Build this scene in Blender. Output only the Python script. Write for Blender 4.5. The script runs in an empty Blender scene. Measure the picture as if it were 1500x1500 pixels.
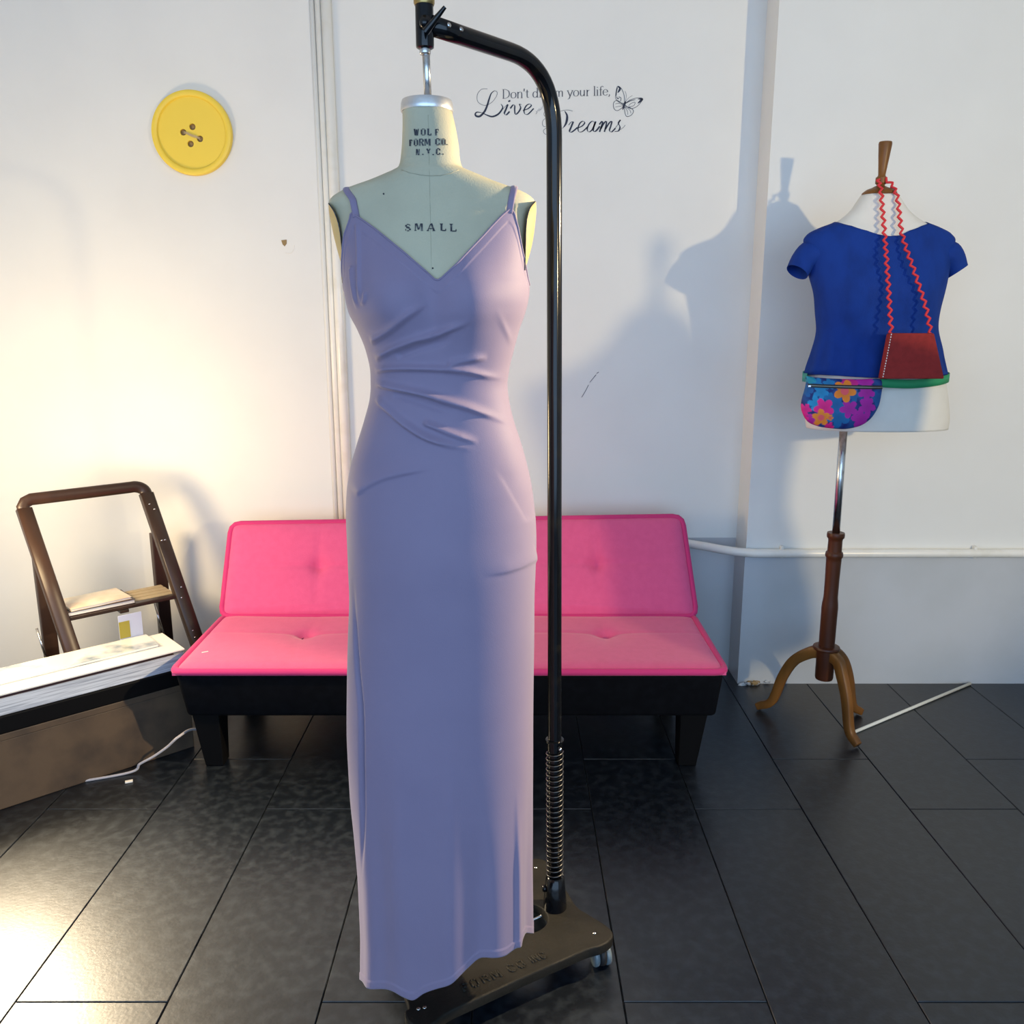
import bpy, bmesh, math, random
from math import sin, cos, pi, sqrt, radians, atan2, tan
from mathutils import Vector, Matrix
random.seed(7)
sc = bpy.context.scene
COL = sc.collection

# ------------------------------------------------------------------ camera
F, H = 1250.0, 1.38                       # focal length in pixels of 1500, eye height
TH = math.atan(275 / F)                   # the camera looks down a little
CT, ST = cos(TH), sin(TH)
cam = bpy.data.cameras.new('camera'); cam.lens = 36 * F / 1500; cam.sensor_width = 36
camo = bpy.data.objects.new('camera', cam); COL.objects.link(camo)
camo.location = (0, 0, H); camo.rotation_euler = (pi / 2 - TH, 0, 0)
sc.camera = camo

# ------------------------------------------------------------------ world, lights, exposure
sc.view_settings.view_transform = 'Standard'; sc.view_settings.look = 'None'
sc.view_settings.gamma = 1; sc.view_settings.use_curve_mapping = False
sc.view_settings.exposure = 0.0
w = bpy.data.worlds.new('world'); sc.world = w; w.use_nodes = True
bg = w.node_tree.nodes['Background']
bg.inputs[0].default_value = (0.45, 0.67, 1.0, 1); bg.inputs[1].default_value = 0.75

def lamp(name, kind, loc, power, col, size=0.1, target=None, **kw):
    l = bpy.data.lights.new(name, kind); l.energy = power; l.color = col
    if kind == 'AREA':
        l.shape = 'RECTANGLE'; l.size = size; l.size_y = kw.get('size_y', size)
    else:
        l.shadow_soft_size = size
    if kind == 'SPOT':
        l.spot_size = kw.get('cone', 1.2); l.spot_blend = kw.get('blend', 0.5)
    o = bpy.data.objects.new(name, l); COL.objects.link(o); o.location = loc
    if target is not None:
        o.rotation_euler = (Vector(target) - Vector(loc)).to_track_quat('-Z', 'Y').to_euler()
    return o
WARM = (1.0, 0.80, 0.50)
lamp('shop_window_light', 'AREA', (0.0, -1.9, 1.45), 92, (0.46, 0.69, 1.0), 5.0, (0.0, 3, 1.0), size_y=2.4)
lamp('left_lamp_light', 'POINT', (-1.64, 2.32, 0.88), 45, (1.0, 0.73, 0.40), 0.17)
lamp('floor_highlight_fill', 'SPOT', (-1.66, 2.34, 0.90), 190, (1.0, 0.82, 0.56), 0.22, (-0.78, 1.50, 0.0), cone=1.15, blend=0.6)  # added fill spot, strengthens the warm floor highlight without lighting the wall
lamp('wall_track_spot', 'SPOT', (2.75, -0.80, 1.70), 255, (1.0, 0.77, 0.42), 0.05, (0.85, 3.1, 1.40), cone=0.92, blend=0.5)
lamp('gown_track_spot', 'SPOT', (1.45, 1.72, 1.75), 330, (1.0, 0.76, 0.46), 0.03, (-0.10, 1.46, 0.92), cone=1.05, blend=0.35)

# ------------------------------------------------------------------ helpers
def at(px, py, Y):                        # photograph pixel -> the point of the room at distance Y
    a = (py - 750) / F; Z = Y / (CT - a * ST)
    return Vector(((px - 750) / F * Z, Y, H - Z * (a * CT + ST)))
def fl(px, py, z=0.0):                    # photograph pixel -> the point of the room at height z
    a = (py - 750) / F; Z = (H - z) / (a * CT + ST)
    return Vector(((px - 750) / F * Z, Z * (CT - a * ST), z))
def pj(p):
    Z = p[1] * CT + (H - p[2]) * ST; yd = (H - p[2]) * CT - p[1] * ST
    return 750 + F * p[0] / Z, 750 + F * yd / Z
def lerp_table(tab, x):
    if x <= tab[0][0]: return tab[0][1:]
    for a, b in zip(tab, tab[1:]):
        if x <= b[0]:
            t = (x - a[0]) / (b[0] - a[0])
            return tuple(u + (v - u) * t for u, v in zip(a[1:], b[1:]))
    return tab[-1][1:]
def cubic_table(tab, x):                  # monotone-ish cubic through a table
    n = len(tab)
    if x <= tab[0][0]: return tab[0][1:]
    if x >= tab[-1][0]: return tab[-1][1:]
    for i in range(n - 1):
        if x <= tab[i + 1][0]:
            x0, x1 = tab[i][0], tab[i + 1][0]; h = x1 - x0; t = (x - x0) / h
            out = []
            for k in range(1, len(tab[0])):
                y0, y1 = tab[i][k], tab[i + 1][k]; d = (y1 - y0) / h
                def slope(j):
                    if j <= 0 or j >= n - 1: return d
                    a = (tab[j][k] - tab[j-1][k]) / (tab[j][0] - tab[j-1][0])
                    b = (tab[j+1][k] - tab[j][k]) / (tab[j+1][0] - tab[j][0])
                    if a * b <= 0: return 0.0
                    return 2 * a * b / (a + b)
                m0, m1 = slope(i), slope(i + 1)
                out.append((2*t**3-3*t*t+1)*y0 + (t**3-2*t*t+t)*h*m0 + (-2*t**3+3*t*t)*y1 + (t**3-t*t)*h*m1)
            return tuple(out)
def sstep(a, b, x):
    t = max(0.0, min(1.0, (x - a) / (b - a))); return t * t * (3 - 2 * t)

def mat(name, col, rough=0.6, metal=0.0, noise=None, bump=0.0, bump_scale=60, sheen=0.0, spec=0.5, coat=0.0, coords='Object', stretch=None, rough_var=0.0):
    m = bpy.data.materials.new(name); m.use_nodes = True
    nt = m.node_tree; b = nt.nodes['Principled BSDF']
    b.inputs['Base Color'].default_value = (*col, 1); b.inputs['Roughness'].default_value = rough
    b.inputs['Metallic'].default_value = metal; b.inputs['Specular IOR Level'].default_value = spec
    if sheen: b.inputs['Sheen Weight'].default_value = sheen; b.inputs['Sheen Roughness'].default_value = 0.4
    if coat: b.inputs['Coat Weight'].default_value = coat; b.inputs['Coat Roughness'].default_value = 0.15
    tc = nt.nodes.new('ShaderNodeTexCoord'); mp = nt.nodes.new('ShaderNodeMapping')
    nt.links.new(tc.outputs[coords], mp.inputs[0])
    if stretch: mp.inputs['Scale'].default_value = stretch
    if noise:                              # (second colour, scale, amount low, high)
        c2, scale, lo, hi = noise
        n = nt.nodes.new('ShaderNodeTexNoise'); n.inputs['Scale'].default_value = scale; n.inputs['Detail'].default_value = 6
        r = nt.nodes.new('ShaderNodeMapRange'); r.inputs[1].default_value = lo; r.inputs[2].default_value = hi
        mx = nt.nodes.new('ShaderNodeMix'); mx.data_type = 'RGBA'
        mx.inputs[6].default_value = (*col, 1); mx.inputs[7].default_value = (*c2, 1)
        nt.links.new(mp.outputs[0], n.inputs['Vector']); nt.links.new(n.outputs[0], r.inputs[0])
        nt.links.new(r.outputs[0], mx.inputs[0]); nt.links.new(mx.outputs[2], b.inputs['Base Color'])
        if rough_var:
            rr = nt.nodes.new('ShaderNodeMapRange'); rr.inputs[1].default_value = lo; rr.inputs[2].default_value = hi
            rr.inputs[3].default_value = rough - rough_var; rr.inputs[4].default_value = rough + rough_var
            nt.links.new(n.outputs[0], rr.inputs[0]); nt.links.new(rr.outputs[0], b.inputs['Roughness'])
    if bump:
        n2 = nt.nodes.new('ShaderNodeTexNoise'); n2.inputs['Scale'].default_value = bump_scale; n2.inputs['Detail'].default_value = 4
        bp = nt.nodes.new('ShaderNodeBump'); bp.inputs['Strength'].default_value = bump; bp.inputs['Distance'].default_value = 0.002
        nt.links.new(mp.outputs[0], n2.inputs['Vector']); nt.links.new(n2.outputs[0], bp.inputs['Height'])
        nt.links.new(bp.outputs[0], b.inputs['Normal'])
    return m
def attr_mat(name, attr, rough=0.7):
    m = bpy.data.materials.new(name); m.use_nodes = True; nt = m.node_tree; b = nt.nodes['Principled BSDF']
    a = nt.nodes.new('ShaderNodeAttribute'); a.attribute_name = attr
    nt.links.new(a.outputs['Color'], b.inputs['Base Color']); b.inputs['Roughness'].default_value = rough
    return m

def link(name, me, parent=None, m=None, smooth=True):
    o = bpy.data.objects.new(name, me); COL.objects.link(o)
    if m is not None: me.materials.append(m)
    if smooth and len(me.polygons): me.polygons.foreach_set('use_smooth', [True] * len(me.polygons))
    if parent is not None:
        o.parent = parent
        root = parent
        M = Matrix.Identity(4)
        while root is not None:            # parents are only ever moved, so the inverse is a plain shift
            M = Matrix.Translation(root.location) @ M; root = root.parent
        if parent.type == 'EMPTY': o.matrix_parent_inverse = M.inverted()
    return o
def make(name, vf, m=None, parent=None, smooth=True):
    v, f = vf
    me = bpy.data.meshes.new(name); me.from_pydata([tuple(p) for p in v], [], f); me.validate(); me.update()
    bm = bmesh.new(); bm.from_mesh(me); bmesh.ops.recalc_face_normals(bm, faces=bm.faces); bm.to_mesh(me); bm.free()
    return link(name, me, parent, m, smooth)
def from_bm(name, bm, m=None, parent=None, smooth=False):
    me = bpy.data.meshes.new(name); bm.to_mesh(me); bm.free()
    return link(name, me, parent, m, smooth)
def auto_smooth(o, ang=35):
    me = o.data; bm = bmesh.new(); bm.from_mesh(me)
    for e in bm.edges:
        if len(e.link_faces) == 2 and e.calc_face_angle(0) > radians(ang): e.smooth = False
    bm.to_mesh(me); bm.free()
    return o
def join(*vfs):
    V, Fc = [], []
    for v, f in vfs:
        n = len(V); V += list(v); Fc += [tuple(i + n for i in q) for q in f]
    return V, Fc
def thing(name, label, cat, loc=(0, 0, 0), group=None):
    o = bpy.data.objects.new(name, None); COL.objects.link(o); o.location = loc
    o.empty_display_size = 0.1
    return tag(o, label, cat, group)
def tag(o, label, cat, group=None):
    o['label'] = label; o['category'] = cat
    if group: o['group'] = group
    return o
def struct(o): o['kind'] = 'structure'; return o

def box(c, s, rot=0.0, bevel=0.0, segs=2):     # bevelled box as a bmesh
    bm = bmesh.new(); bmesh.ops.create_cube(bm, size=1)
    bmesh.ops.scale(bm, vec=s, verts=bm.verts)
    if bevel: bmesh.ops.bevel(bm, geom=bm.edges[:], offset=bevel, segments=segs, affect='EDGES', profile=0.5)
    bmesh.ops.rotate(bm, cent=(0, 0, 0), matrix=Matrix.Rotation(rot, 3, 'Z'), verts=bm.verts)
    bmesh.ops.translate(bm, vec=c, verts=bm.verts)
    return bm
def hexa(p, bevel=0.0, segs=2):                # 8 corners: bottom ring then top ring
    bm = bmesh.new(); v = [bm.verts.new(q) for q in p]
    for f in ((3,2,1,0),(4,5,6,7),(0,1,5,4),(1,2,6,5),(2,3,7,6),(3,0,4,7)): bm.faces.new([v[i] for i in f])
    bmesh.ops.recalc_face_normals(bm, faces=bm.faces)
    if bevel: bmesh.ops.bevel(bm, geom=bm.edges[:], offset=bevel, segments=segs, affect='EDGES', profile=0.5)
    return bm
def smooth_path(pts, n=8, closed=False):
    P = [Vector(p) for p in pts]; N = len(P); out = []
    rng = range(N if closed else N - 1)
    for i in rng:
        if closed: a, b, c, d = P[i-1], P[i], P[(i+1) % N], P[(i+2) % N]
        else: a, b, c, d = P[max(i-1,0)], P[i], P[i+1], P[min(i+2,N-1)]
        for k in range(n):
            t = k / n
            out.append(0.5*((2*b)+(c-a)*t+(2*a-5*b+4*c-d)*t*t+(3*b-a-3*c+d)*t**3))
    if not closed: out.append(P[-1])
    return out
def tube(path, r, sides=10, closed=False, cap=True, flat=1.0, up=None):
    P = [Vector(p) for p in path]; n = len(P); V, Fc = [], []
    rad = r if callable(r) else (lambda t: r)
    prev = None
    for i, p in enumerate(P):
        if closed: t = (P[(i+1) % n] - P[i-1])
        else: t = P[min(i+1, n-1)] - P[max(i-1, 0)]
        t.normalize()
        if up is not None:
            a = Vector(up) - t * t.dot(Vector(up)); a.normalize()
        elif prev is None:
            a = t.orthogonal().normalized()
        else:
            a = prev - t * prev.dot(t); a.normalize()
        prev = a; b = t.cross(a); R = rad(i / max(1, n - 1))
        for k in range(sides):
            q = 2 * pi * k / sides
            V.append(p + a * (R * flat * cos(q)) + b * (R * sin(q)))
    m = n if closed else n - 1
    for i in range(m):
        for k in range(sides):
            A, B = i * sides, ((i + 1) % n) * sides; k2 = (k + 1) % sides
            Fc.append((A + k, A + k2, B + k2, B + k))
    if cap and not closed:
        Fc.append(tuple(range(sides))[::-1]); Fc.append(tuple((n-1)*sides + k for k in range(sides)))
    return V, Fc
def lathe(prof, c, sides=28, axis=(0, 0, 1), cap=True):     # prof: (radius, distance along axis)
    ax = Vector(axis).normalized(); a = ax.orthogonal().normalized(); b = ax.cross(a); c = Vector(c)
    V, Fc = [], []
    for r, h in prof:
        for k in range(sides):
            q = 2*pi*k/sides; V.append(c + ax*h + a*(max(r,1e-5)*cos(q)) + b*(max(r,1e-5)*sin(q)))
    for i in range(len(prof) - 1):
        for k in range(sides):
            k2 = (k+1) % sides; Fc.append((i*sides+k, i*sides+k2, (i+1)*sides+k2, (i+1)*sides+k))
    if cap:
        Fc.append(tuple(range(sides))[::-1]); Fc.append(tuple((len(prof)-1)*sides+k for k in range(sides)))
    return V, Fc
def sweep_rect(path, wid, thk, side):          # rectangular section along a path; side = direction of the width
    P = [Vector(p) for p in path]; n = len(P); V, Fc = [], []
    s = Vector(side).normalized()
    for i, p in enumerate(P):
        t = (P[min(i+1,n-1)] - P[max(i-1,0)]).normalized(); k = t.cross(s).normalized()
        W = wid(i/(n-1)) if callable(wid) else wid; T = thk(i/(n-1)) if callable(thk) else thk
        ch = min(W, T) * 0.22
        for a, b in ((-W+ch,-T),(W-ch,-T),(W,-T+ch),(W,T-ch),(W-ch,T),(-W+ch,T),(-W,T-ch),(-W,-T+ch)):
            V.append(p + s*a + k*b)
    for i in range(n-1):
        for k in range(8):
            Fc.append((i*8+k, i*8+(k+1)%8, (i+1)*8+(k+1)%8, (i+1)*8+k))
    Fc.append(tuple(range(8))[::-1]); Fc.append(tuple((n-1)*8+k for k in range(8)))
    return V, Fc
def ribbon(pts, widths, place, thick, n=6, smooth=True):
    """flat pen stroke: pts in a 2-D drawing, place(x, y, lift) puts them on a surface"""
    P = smooth_path([(x, y, 0) for x, y in pts], n) if smooth and len(pts) > 2 else [Vector((x, y, 0)) for x, y in pts]
    m = len(P); V, Fc = [], []
    for i, p in enumerate(P):
        t = (P[min(i+1,m-1)] - P[max(i-1,0)]); t.normalize(); nrm = Vector((-t.y, t.x, 0))
        s = i / max(1, m-1)
        W = (widths(s, t) if callable(widths) else widths) / 2
        for lift in (0.0, thick):
            for sg in (-1, 1):
                q = p + nrm * (W * sg); V.append(place(q.x, q.y, lift))
    for i in range(m-1):
        a, b = 4*i, 4*(i+1)
        Fc += [(a+2,a+3,b+3,b+2),(a,b,b+1,a+1),(a,a+2,b+2,b),(a+1,b+1,b+3,a+3)]
    Fc += [(0,1,3,2), (4*(m-1),4*(m-1)+2,4*(m-1)+3,4*(m-1)+1)]
    return V, Fc

# ------------------------------------------------------------------ materials
def wall_material():
    m = mat('wall_paint', (0.79, 0.80, 0.78), 0.45, noise=((0.76, 0.768, 0.75), 3.0, 0.4, 0.7), bump=0.25, bump_scale=9, spec=0.4)
    return m
M_wall = wall_material()
M_dado = mat('dado_paint', (0.53, 0.56, 0.60), 0.35, noise=((0.49, 0.52, 0.55), 4.0, 0.4, 0.7), bump=0.2, bump_scale=9)
M_gloss_white = mat('white_gloss_paint', (0.86, 0.85, 0.80), 0.25, noise=((0.78, 0.76, 0.68), 12, 0.5, 0.75))
M_black_tile = mat('black_floor_tile', (0.003, 0.0055, 0.010), 0.36, noise=((0.020, 0.027, 0.036), 34, 0.44, 0.80), bump=0.14, bump_scale=110, rough_var=0.018, spec=0.72)
M_grout = mat('floor_gap', (0.004, 0.004, 0.004), 0.9)
M_pink = mat('pink_fabric', (0.77, 0.115, 0.285), 0.85, noise=((0.735, 0.105, 0.265), 40, 0.35, 0.7), bump=0.3, bump_scale=260, sheen=0.35, spec=0.2)
M_pink_pipe = mat('pink_piping', (0.62, 0.045, 0.19), 0.8, sheen=0.2, spec=0.2, bump=0.2, bump_scale=300)
M_black_cloth = mat('black_cloth', (0.0025, 0.003, 0.0045), 0.85, noise=((0.004, 0.0048, 0.007), 40, 0.4, 0.7), spec=0.08)
M_black_wood = mat('black_wood', (0.003, 0.003, 0.0035), 0.55, spec=0.12)
M_canvas = mat('form_canvas', (0.47, 0.455, 0.335), 0.75, noise=((0.40, 0.38, 0.28), 7, 0.42, 0.78), bump=0.25, bump_scale=350, spec=0.2)
M_seam = mat('canvas_seam', (0.36, 0.35, 0.255), 0.8)
M_plate = mat('armhole_plate', (0.55, 0.42, 0.18), 0.6, noise=((0.46, 0.34, 0.13), 10, 0.4, 0.7))
M_ink = mat('black_ink', (0.018, 0.022, 0.035), 0.6, noise=((0.16, 0.17, 0.16), 160, 0.52, 0.72))
M_dress = mat('lilac_crepe', (0.222, 0.186, 0.285), 0.62, noise=((0.212, 0.177, 0.274), 9, 0.4, 0.7), bump=0.12, bump_scale=600, sheen=0.25, spec=0.25)
M_dress_dark = mat('lilac_seam', (0.20, 0.16, 0.26), 0.7)
M_steel = mat('brushed_steel', (0.62, 0.62, 0.62), 0.22, 1.0, noise=((0.40, 0.38, 0.35), 60, 0.5, 0.75))
M_spring = mat('dark_spring_steel', (0.10, 0.10, 0.10), 0.3, 0.9)
M_cap = mat('zinc_cap', (0.70, 0.72, 0.74), 0.33, 0.9, noise=((0.52, 0.52, 0.50), 25, 0.45, 0.75), bump=0.2, bump_scale=60)
M_enamel = mat('black_enamel', (0.003, 0.0035, 0.005), 0.13, spec=0.38, noise=((0.012, 0.011, 0.008), 30, 0.55, 0.8))
M_brass = mat('old_brass', (0.45, 0.32, 0.12), 0.35, 0.9, noise=((0.2, 0.14, 0.06), 60, 0.45, 0.7))
M_iron = mat('cast_iron', (0.014, 0.0128, 0.010), 0.62, 0.0, noise=((0.009, 0.0085, 0.007), 16, 0.4, 0.7), bump=0.5, bump_scale=120, spec=0.25)
M_caster = mat('grey_caster_plastic', (0.14, 0.18, 0.20), 0.25, noise=((0.05, 0.06, 0.07), 40, 0.5, 0.7))
M_rubber = mat('black_rubber', (0.01, 0.01, 0.011), 0.6)
M_yellow = mat('yellow_plastic', (0.88, 0.65, 0.075), 0.38, spec=0.4)
M_hole = mat('button_backing', (0.30, 0.20, 0.09), 0.8)
M_thread = mat('thread', (0.55, 0.45, 0.28), 0.8)
M_vinyl = mat('navy_vinyl', (0.010, 0.016, 0.045), 0.5)
M_vinyl_grey = mat('grey_vinyl', (0.085, 0.09, 0.115), 0.5)
M_vinyl_pale = mat('pale_grey_vinyl', (0.38, 0.39, 0.42), 0.5)
M_ladder = mat('dark_walnut', (0.036, 0.017, 0.010), 0.4, noise=((0.017, 0.009, 0.006), 12, 0.4, 0.7), stretch=(1, 1, 0.15), spec=0.5)
M_ladder_edge = mat('worn_pale_edge', (0.42, 0.33, 0.20), 0.6)
M_mahogany = mat('mahogany', (0.105, 0.030, 0.010), 0.38, noise=((0.055, 0.016, 0.007), 14, 0.4, 0.7), stretch=(1, 1, 0.12), spec=0.3)
M_oak = mat('golden_oak', (0.21, 0.085, 0.017), 0.40, noise=((0.10, 0.045, 0.012), 16, 0.4, 0.7), stretch=(1, 1, 0.3), spec=0.35)
M_form_white = mat('white_jersey', (0.80, 0.78, 0.72), 0.75, noise=((0.74, 0.72, 0.66), 8, 0.4, 0.7), bump=0.1, bump_scale=200)
M_blue = mat('royal_blue_knit', (0.006, 0.040, 0.26), 0.8, noise=((0.005, 0.032, 0.21), 24, 0.4, 0.7), bump=0.35, bump_scale=400, spec=0.2, stretch=(1, 1, 0.5))
M_red = mat('red_rickrack', (0.72, 0.035, 0.045), 0.7)
M_red_felt = mat('dark_red_felt', (0.30, 0.018, 0.016), 0.85, noise=((0.24, 0.014, 0.012), 60, 0.4, 0.7), bump=0.2, bump_scale=300)
M_white_thread = mat('white_stitching', (0.85, 0.82, 0.80), 0.8)
M_teal = mat('teal_webbing', (0.02, 0.30, 0.26), 0.7)
M_green = mat('green_webbing', (0.02, 0.30, 0.12), 0.7)
M_zip = mat('zip_teeth', (0.25, 0.24, 0.20), 0.5, 0.4)
M_paper = mat('white_paper', (0.78, 0.77, 0.72), 0.5)
M_book_dark = mat('dark_cover', (0.03, 0.012, 0.016), 0.4)
M_greystack = mat('grey_page_edges', (0.60, 0.64, 0.70), 0.6, noise=((0.33, 0.36, 0.42), 30, 0.4, 0.65), stretch=(0.3, 0.3, 9))
M_trunk = mat('brown_trunk', (0.095, 0.062, 0.036), 0.6, noise=((0.045, 0.030, 0.020), 9, 0.4, 0.7), bump=0.3, bump_scale=30)
M_cable = mat('grey_cable', (0.42, 0.40, 0.42), 0.45)
M_stick = mat('white_stick', (0.80, 0.79, 0.70), 0.5)
M_chip = mat('bare_plaster', (0.30, 0.21, 0.10), 0.9)
M_scuff = mat('grey_scuff', (0.16, 0.16, 0.18), 0.9)

# ------------------------------------------------------------------ setting
YB, YR = 3.28, 3.135                       # back wall; the part of it that stands forward on the right
XR = 0.889                                 # left edge of that forward part
ZD = 0.535                                 # height of the pipe and of the painted dado
def slab(name, x0, x1, y0, y1, z0, z1, m, parent=None):
    return from_bm(name, box(((x0+x1)/2, (y0+y1)/2, (z0+z1)/2), (x1-x0, y1-y0, z1-z0)), m, parent)
floor = struct(slab('floor', -3.0, 3.4, -2.6, YB + 0.1, -0.12, -0.006, M_grout))
# floor tiles: long slabs in columns, every second column shifted by half
cols = [-3.0, -2.64, -2.32, -2.0, -1.68, -1.357, -1.036, -0.718, -0.397, -0.082, 0.232, 0.533, 0.846, 1.159, 1.475, 1.79, 2.11, 2.43, 2.75, 3.07, 3.4]
L = 1.017
tile_meshes = {}
def tile(x0, x1, y0, y1):
    k = (round(x1-x0, 3), round(y1-y0, 3))
    if k not in tile_meshes:
        bm = bmesh.new(); g, b = 0.0011, 0.0016
        wx, wy = (x1-x0)/2 - g, (y1-y0)/2 - g
        rings = [[(-wx,-wy,-0.006),(wx,-wy,-0.006),(wx,wy,-0.006),(-wx,wy,-0.006)],
                 [(-wx,-wy,-b),(wx,-wy,-b),(wx,wy,-b),(-wx,wy,-b)],
                 [(-wx+b,-wy+b,0),(wx-b,-wy+b,0),(wx-b,wy-b,0),(-wx+b,wy-b,0)]]
        R = [[bm.verts.new(p) for p in r] for r in rings]
        for a, c in zip(R, R[1:]):
            for i in range(4): bm.faces.new((a[i], a[(i+1)%4], c[(i+1)%4], c[i]))
        bm.faces.new(R[-1]); me = bpy.data.meshes.new('floor_tile'); bm.to_mesh(me); bm.free(); me.materials.append(M_black_tile)
        tile_meshes[k] = me
    o = bpy.data.objects.new('floor_tile', tile_meshes[k]); COL.objects.link(o)
    o.location = ((x0+x1)/2, (y0+y1)/2, random.uniform(-0.0006, 0.0)); o.parent = floor
for i in range(len(cols) - 1):
    off = 2.2435 if i % 2 else 1.5185             # the column left of x = -1.036 has a joint at 2.24
    ys = sorted(off + L * k for k in range(-6, 3))
    ys = [-2.6] + [y for y in ys if -2.5 < y < YB - 0.05] + [YB]
    for a, b in zip(ys, ys[1:]): tile(cols[i], cols[i+1], a, b)

wall_back = struct(slab('wall_back', -3.0, XR + 0.02, YB, YB + 0.12, 0, 2.9, M_wall))
wall_fwd = struct(slab('wall_back_right', XR, 3.4, YR, YB + 0.12, 0, 2.9, M_wall))
struct(slab('wall_left', -3.12, -3.0, -2.6, YB + 0.12, 0, 2.9, M_wall))
struct(slab('wall_right', 3.4, 3.52, -2.6, YB + 0.12, 0, 2.9, M_wall))
struct(slab('ceiling', -3.12, 3.52, -2.6, YB + 0.12, 2.9, 3.0, M_wall))
# painted dado below the pipe, on the forward wall, its return and the recessed wall beside it
slab('dado_panel', XR - 0.003, 3.4, YR - 0.003, YR, 0, ZD, M_dado, wall_fwd)
slab('dado_panel', XR - 0.003, XR, YR, YB, 0, ZD - 0.02, M_dado, wall_fwd)
slab('dado_panel', -0.60, XR - 0.003, YB - 0.003, YB, 0, ZD + 0.02, M_dado, wall_back)
# ragged broken plaster at the foot of the corner
def crumble(name, x, y, z, s, parent):
    bm = bmesh.new(); bmesh.ops.create_icosphere(bm, subdivisions=2, radius=s)
    for v in bm.verts: v.co += Vector((random.uniform(-1,1), random.uniform(-1,1), random.uniform(-1,1))) * s * 0.3
    bmesh.ops.scale(bm, vec=(1.6, 0.6, 0.8), verts=bm.verts); bmesh.ops.translate(bm, vec=(x, y, z), verts=bm.verts)
    return from_bm(name, bm, M_chip if random.random() < 0.4 else M_dado, parent, True)
for k in range(9): crumble('plaster_crumb', XR + random.uniform(0.0, 0.12), YR - random.uniform(0.004, 0.02), random.uniform(0.0, 0.012), random.uniform(0.005, 0.011), wall_fwd)
# upright moulding where two sheets of the wall meet, three rounded ridges
tr = bpy.data.objects.new('trim_1', None); COL.objects.link(tr); tr.location = (-0.65, YB, 0); struct(tr)
xm = -0.640
make('ridge', tube([(xm, YB - 0.010, 0.0), (xm - 0.006, YB - 0.010, 2.9)], 0.019, 14), M_gloss_white, tr)
make('ridge', tube([(xm - 0.030, YB - 0.003, 0.0), (xm - 0.036, YB - 0.003, 2.9)], 0.012, 12), M_gloss_white, tr)
make('ridge', tube([(xm - 0.052, YB - 0.001, 0.0), (xm - 0.058, YB - 0.001, 2.9)], 0.009, 10), M_wall, tr)
# chipped paint, a dent and scuffs on the back wall
def patch(name, pts, m, parent, Y=YB, th=0.0012):
    v = [at(x, y, Y) + Vector((0, -th, 0)) for x, y in pts]; b = [at(x, y, Y) for x, y in pts]
    n = len(pts)
    f = [tuple(range(n)), tuple(range(n, 2*n))[::-1]] + [(i, (i+1)%n, n+(i+1)%n, n+i) for i in range(n)]
    return make(name, (v + b, f), m, parent, False)
patch('paint_chip', [(412, 352), (420, 351), (420, 357), (417, 361), (414, 358)], M_chip, wall_back)
make('paint_dent', ribbon([(431, 359), (430, 366), (425, 371), (418, 370)], 1.0, lambda x, y, l: at(x, y, YB) + Vector((0, -l, 0)), 0.001), M_gloss_white, wall_back)
for p in ([(852, 582), (858, 572), (862, 564)], [(864, 560), (873, 549)], [(874, 547), (877, 545)]):
    make('scuff_mark', ribbon(p, 0.9, lambda x, y, l: at(x, y, YB) + Vector((0, -l, 0)), 0.0006), M_scuff, wall_back)
make('scuff_mark', ribbon([(1005, 791), (1040, 792), (1068, 790)], 0.9, lambda x, y, l: at(x, y, YB) + Vector((0, -l, 0)), 0.0006), M_scuff, wall_back)

# water pipe along the forward wall, bending round its corner into the recess
pp = [(3.38, YR - 0.020, ZD), (1.6, YR - 0.020, ZD), (1.0, YR - 0.020, ZD), (0.90, YR - 0.018, ZD + 0.001), (0.82, YR + 0.012, ZD + 0.003), (0.74, YR + 0.07, ZD + 0.005), (0.66, YR + 0.112, ZD + 0.006), (0.5, YB - 0.02, ZD + 0.006), (-0.55, YB - 0.02, ZD + 0.006)]
pipe = thing('wall_pipe', 'white painted pipe running level along the wall behind the wooden mannequin stand', 'pipe', (1.2, YR - 0.02, ZD))
make('pipe_run', tube(smooth_path(pp, 8), 0.0165, 14), M_gloss_white, pipe)
for x in (1.02, 1.75, 2.5):
    from_bm('pipe_clip', box((x, YR - 0.012, ZD + 0.004), (0.012, 0.024, 0.046), 0, 0.003), M_gloss_white, pipe)

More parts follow.
